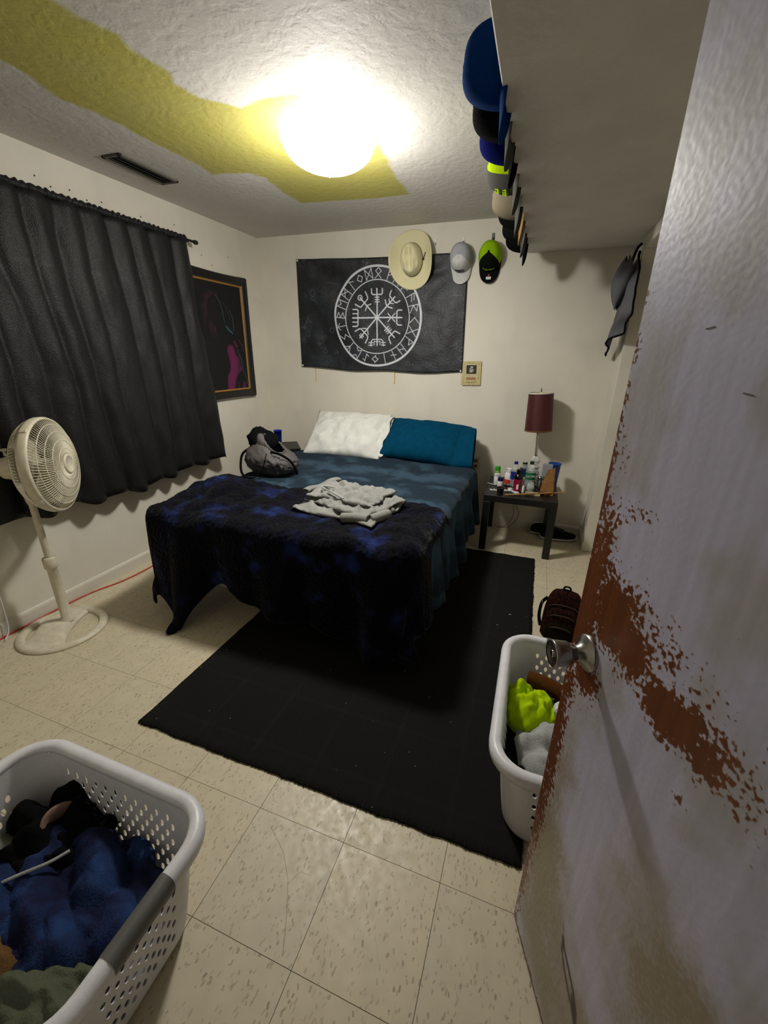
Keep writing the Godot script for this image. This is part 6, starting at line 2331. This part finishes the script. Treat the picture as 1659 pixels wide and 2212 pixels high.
func build_laundry() -> void:
	basket("white laundry basket holding blue and black clothes by the front wall", Vector3(1.546, 0.0, 3.302), 0.0)
	basket("white laundry basket beside the door holding a grey sweatshirt", Vector3(2.718, 0.0, 2.40), PI / 2)
	var g1 := "clothes in the basket by the front wall"
	var bm := tmat(Color(1, 1, 1), 0.85, two_tone(86, 0.010, Color(0.115, 0.12, 0.22), Color(0.15, 0.235, 0.40), 0.45, 0.75), M.weave, 3.0, 0.5)
	var st := new_st()
	crumple(st, 0.235, 0.165, 0.115, 2001, Transform3D(Basis(Vector3.UP, 0.3), Vector3(1.555, 0.125, 3.315)), 0.42, 13.0, 110, 48)
	solo("blue_shirt", st, bm, "crumpled navy blue shirt on top in the near basket", "shirt", g1)
	st = new_st()
	crumple(st, 0.15, 0.12, 0.13, 2003, Transform3D(Basis(Vector3.UP, 1.1), Vector3(1.40, 0.11, 3.205)), 0.40, 11.0, 84, 40)
	solo("black_shirt", st, M.black_cloth, "crumpled black shirt at the back of the near basket", "shirt", g1)
	st = new_st()
	tube(st, spline([Vector3(1.43, 0.215, 3.25), Vector3(1.40, 0.245, 3.205), Vector3(1.405, 0.235, 3.165), Vector3(1.42, 0.20, 3.15)], 8), [0.008, 0.011, 0.014, 0.017, 0.019, 0.021, 0.022, 0.023, 0.024, 0.025, 0.026, 0.027, 0.027, 0.027, 0.027, 0.027, 0.026, 0.025, 0.024, 0.022, 0.02, 0.017, 0.013, 0.008, 0.004], 10, false, 0.35)
	solo("pink_sock", st, tmat(Color(0.62, 0.50, 0.44), 0.9, M.fuzz, M.weave, 8.0, 0.6), "pale pinkish sock lying on the black shirt", "sock", g1)
	st = new_st()
	crumple(st, 0.10, 0.13, 0.10, 2005, Transform3D(Basis(Vector3.UP, 0.5), Vector3(1.36, 0.12, 3.36)), 0.35, 6.0, 56, 26)
	solo("grey_tshirt", st, tmat(Color(0.50, 0.52, 0.48), 0.9, M.fuzz, M.weave, 5.0, 0.5), "pale grey t-shirt at the end of the near basket", "t-shirt", g1)
	st = new_st()
	tube(st, spline([Vector3(1.36, 0.20, 3.40), Vector3(1.44, 0.235, 3.33), Vector3(1.50, 0.24, 3.27), Vector3(1.52, 0.235, 3.23)], 8), 0.004, 6)
	solo("white_drawstring", st, M.light_grey_cloth, "white drawstring lying across the clothes in the near basket", "drawstring", g1)
	st = new_st()
	crumple(st, 0.12, 0.07, 0.10, 2007, Transform3D(Basis(Vector3.UP, 0.2), Vector3(1.70, 0.13, 3.43)), 0.3, 6.0, 56, 26)
	solo("khaki_shorts", st, tmat(Color(0.40, 0.42, 0.34), 0.9, M.fuzz, M.weave, 5.0, 0.5), "greyish khaki shorts tucked at the near rim of the basket", "shorts", g1)
	st = new_st()
	crumple(st, 0.07, 0.05, 0.09, 2009, Transform3D(Basis(Vector3.UP, 0.2), Vector3(1.565, 0.155, 3.44)), 0.3, 6.0, 40, 20)
	solo("tan_towel", st, tmat(Color(0.48, 0.36, 0.22), 0.9, M.fuzz, M.weave, 5.0, 0.5), "tan washcloth beside the khaki shorts in the basket", "washcloth", g1)
	var g2 := "clothes in the basket beside the door"
	st = new_st()
	crumple(st, 0.145, 0.20, 0.12, 2011, Transform3D(Basis(Vector3.UP, 0.4), Vector3(2.72, 0.155, 2.51)), 0.45, 9.0, 96, 44)
	solo("grey_sweatshirt", st, M.light_grey_cloth, "light grey sweatshirt piled in the basket beside the door", "sweatshirt", g2)
	st = new_st()
	crumple(st, 0.18, 0.26, 0.10, 2013, Transform3D(Basis.IDENTITY, Vector3(2.715, 0.07, 2.42)), 0.2, 5.0, 48, 22)
	solo("black_trousers", st, M.black_cloth, "black trousers under the sweatshirt in the basket beside the door", "trousers", g2)
	st = new_st()
	crumple(st, 0.085, 0.10, 0.13, 2015, Transform3D(Basis(Vector3.UP, 0.7), Vector3(2.60, 0.155, 2.33)), 0.26, 8.0, 72, 34)
	solo("lime_shirt", st, M.lime, "lime green shirt beside the grey sweatshirt", "shirt", g2)
	st = new_st()
	tube(st, spline([Vector3(2.60, 0.235, 2.19), Vector3(2.66, 0.245, 2.215), Vector3(2.74, 0.24, 2.25), Vector3(2.82, 0.23, 2.29)], 8), 0.034, 14, false, 0.8)
	solo("brown_trousers", st, tmat(Color(0.36, 0.22, 0.10), 0.9, M.fuzz, M.crease, 6.0, 0.8), "rolled brown work trousers behind the lime shirt", "trousers", g2)
	st = new_st()
	crumple(st, 0.035, 0.03, 0.05, 2017, Transform3D(Basis.IDENTITY, Vector3(2.715, 0.25, 2.36)), 0.4, 7.0, 36, 18)
	solo("white_sock", st, M.white_cloth, "bunched white sock between trousers and sweatshirt", "sock", g2)

func _ready() -> void:
	rng.seed = 20
	setup_view()
	setup_materials()
	build_ceiling_light()
	build_shell()
	build_door()
	build_vent()
	build_rug()
	build_bed()
	build_on_bed()
	build_curtain()
	build_painting()
	build_flag()
	build_hats()
	build_wall_card()
	build_hanging_garment()
	build_table()
	build_floor_things()
	build_fan()
	build_laundry()
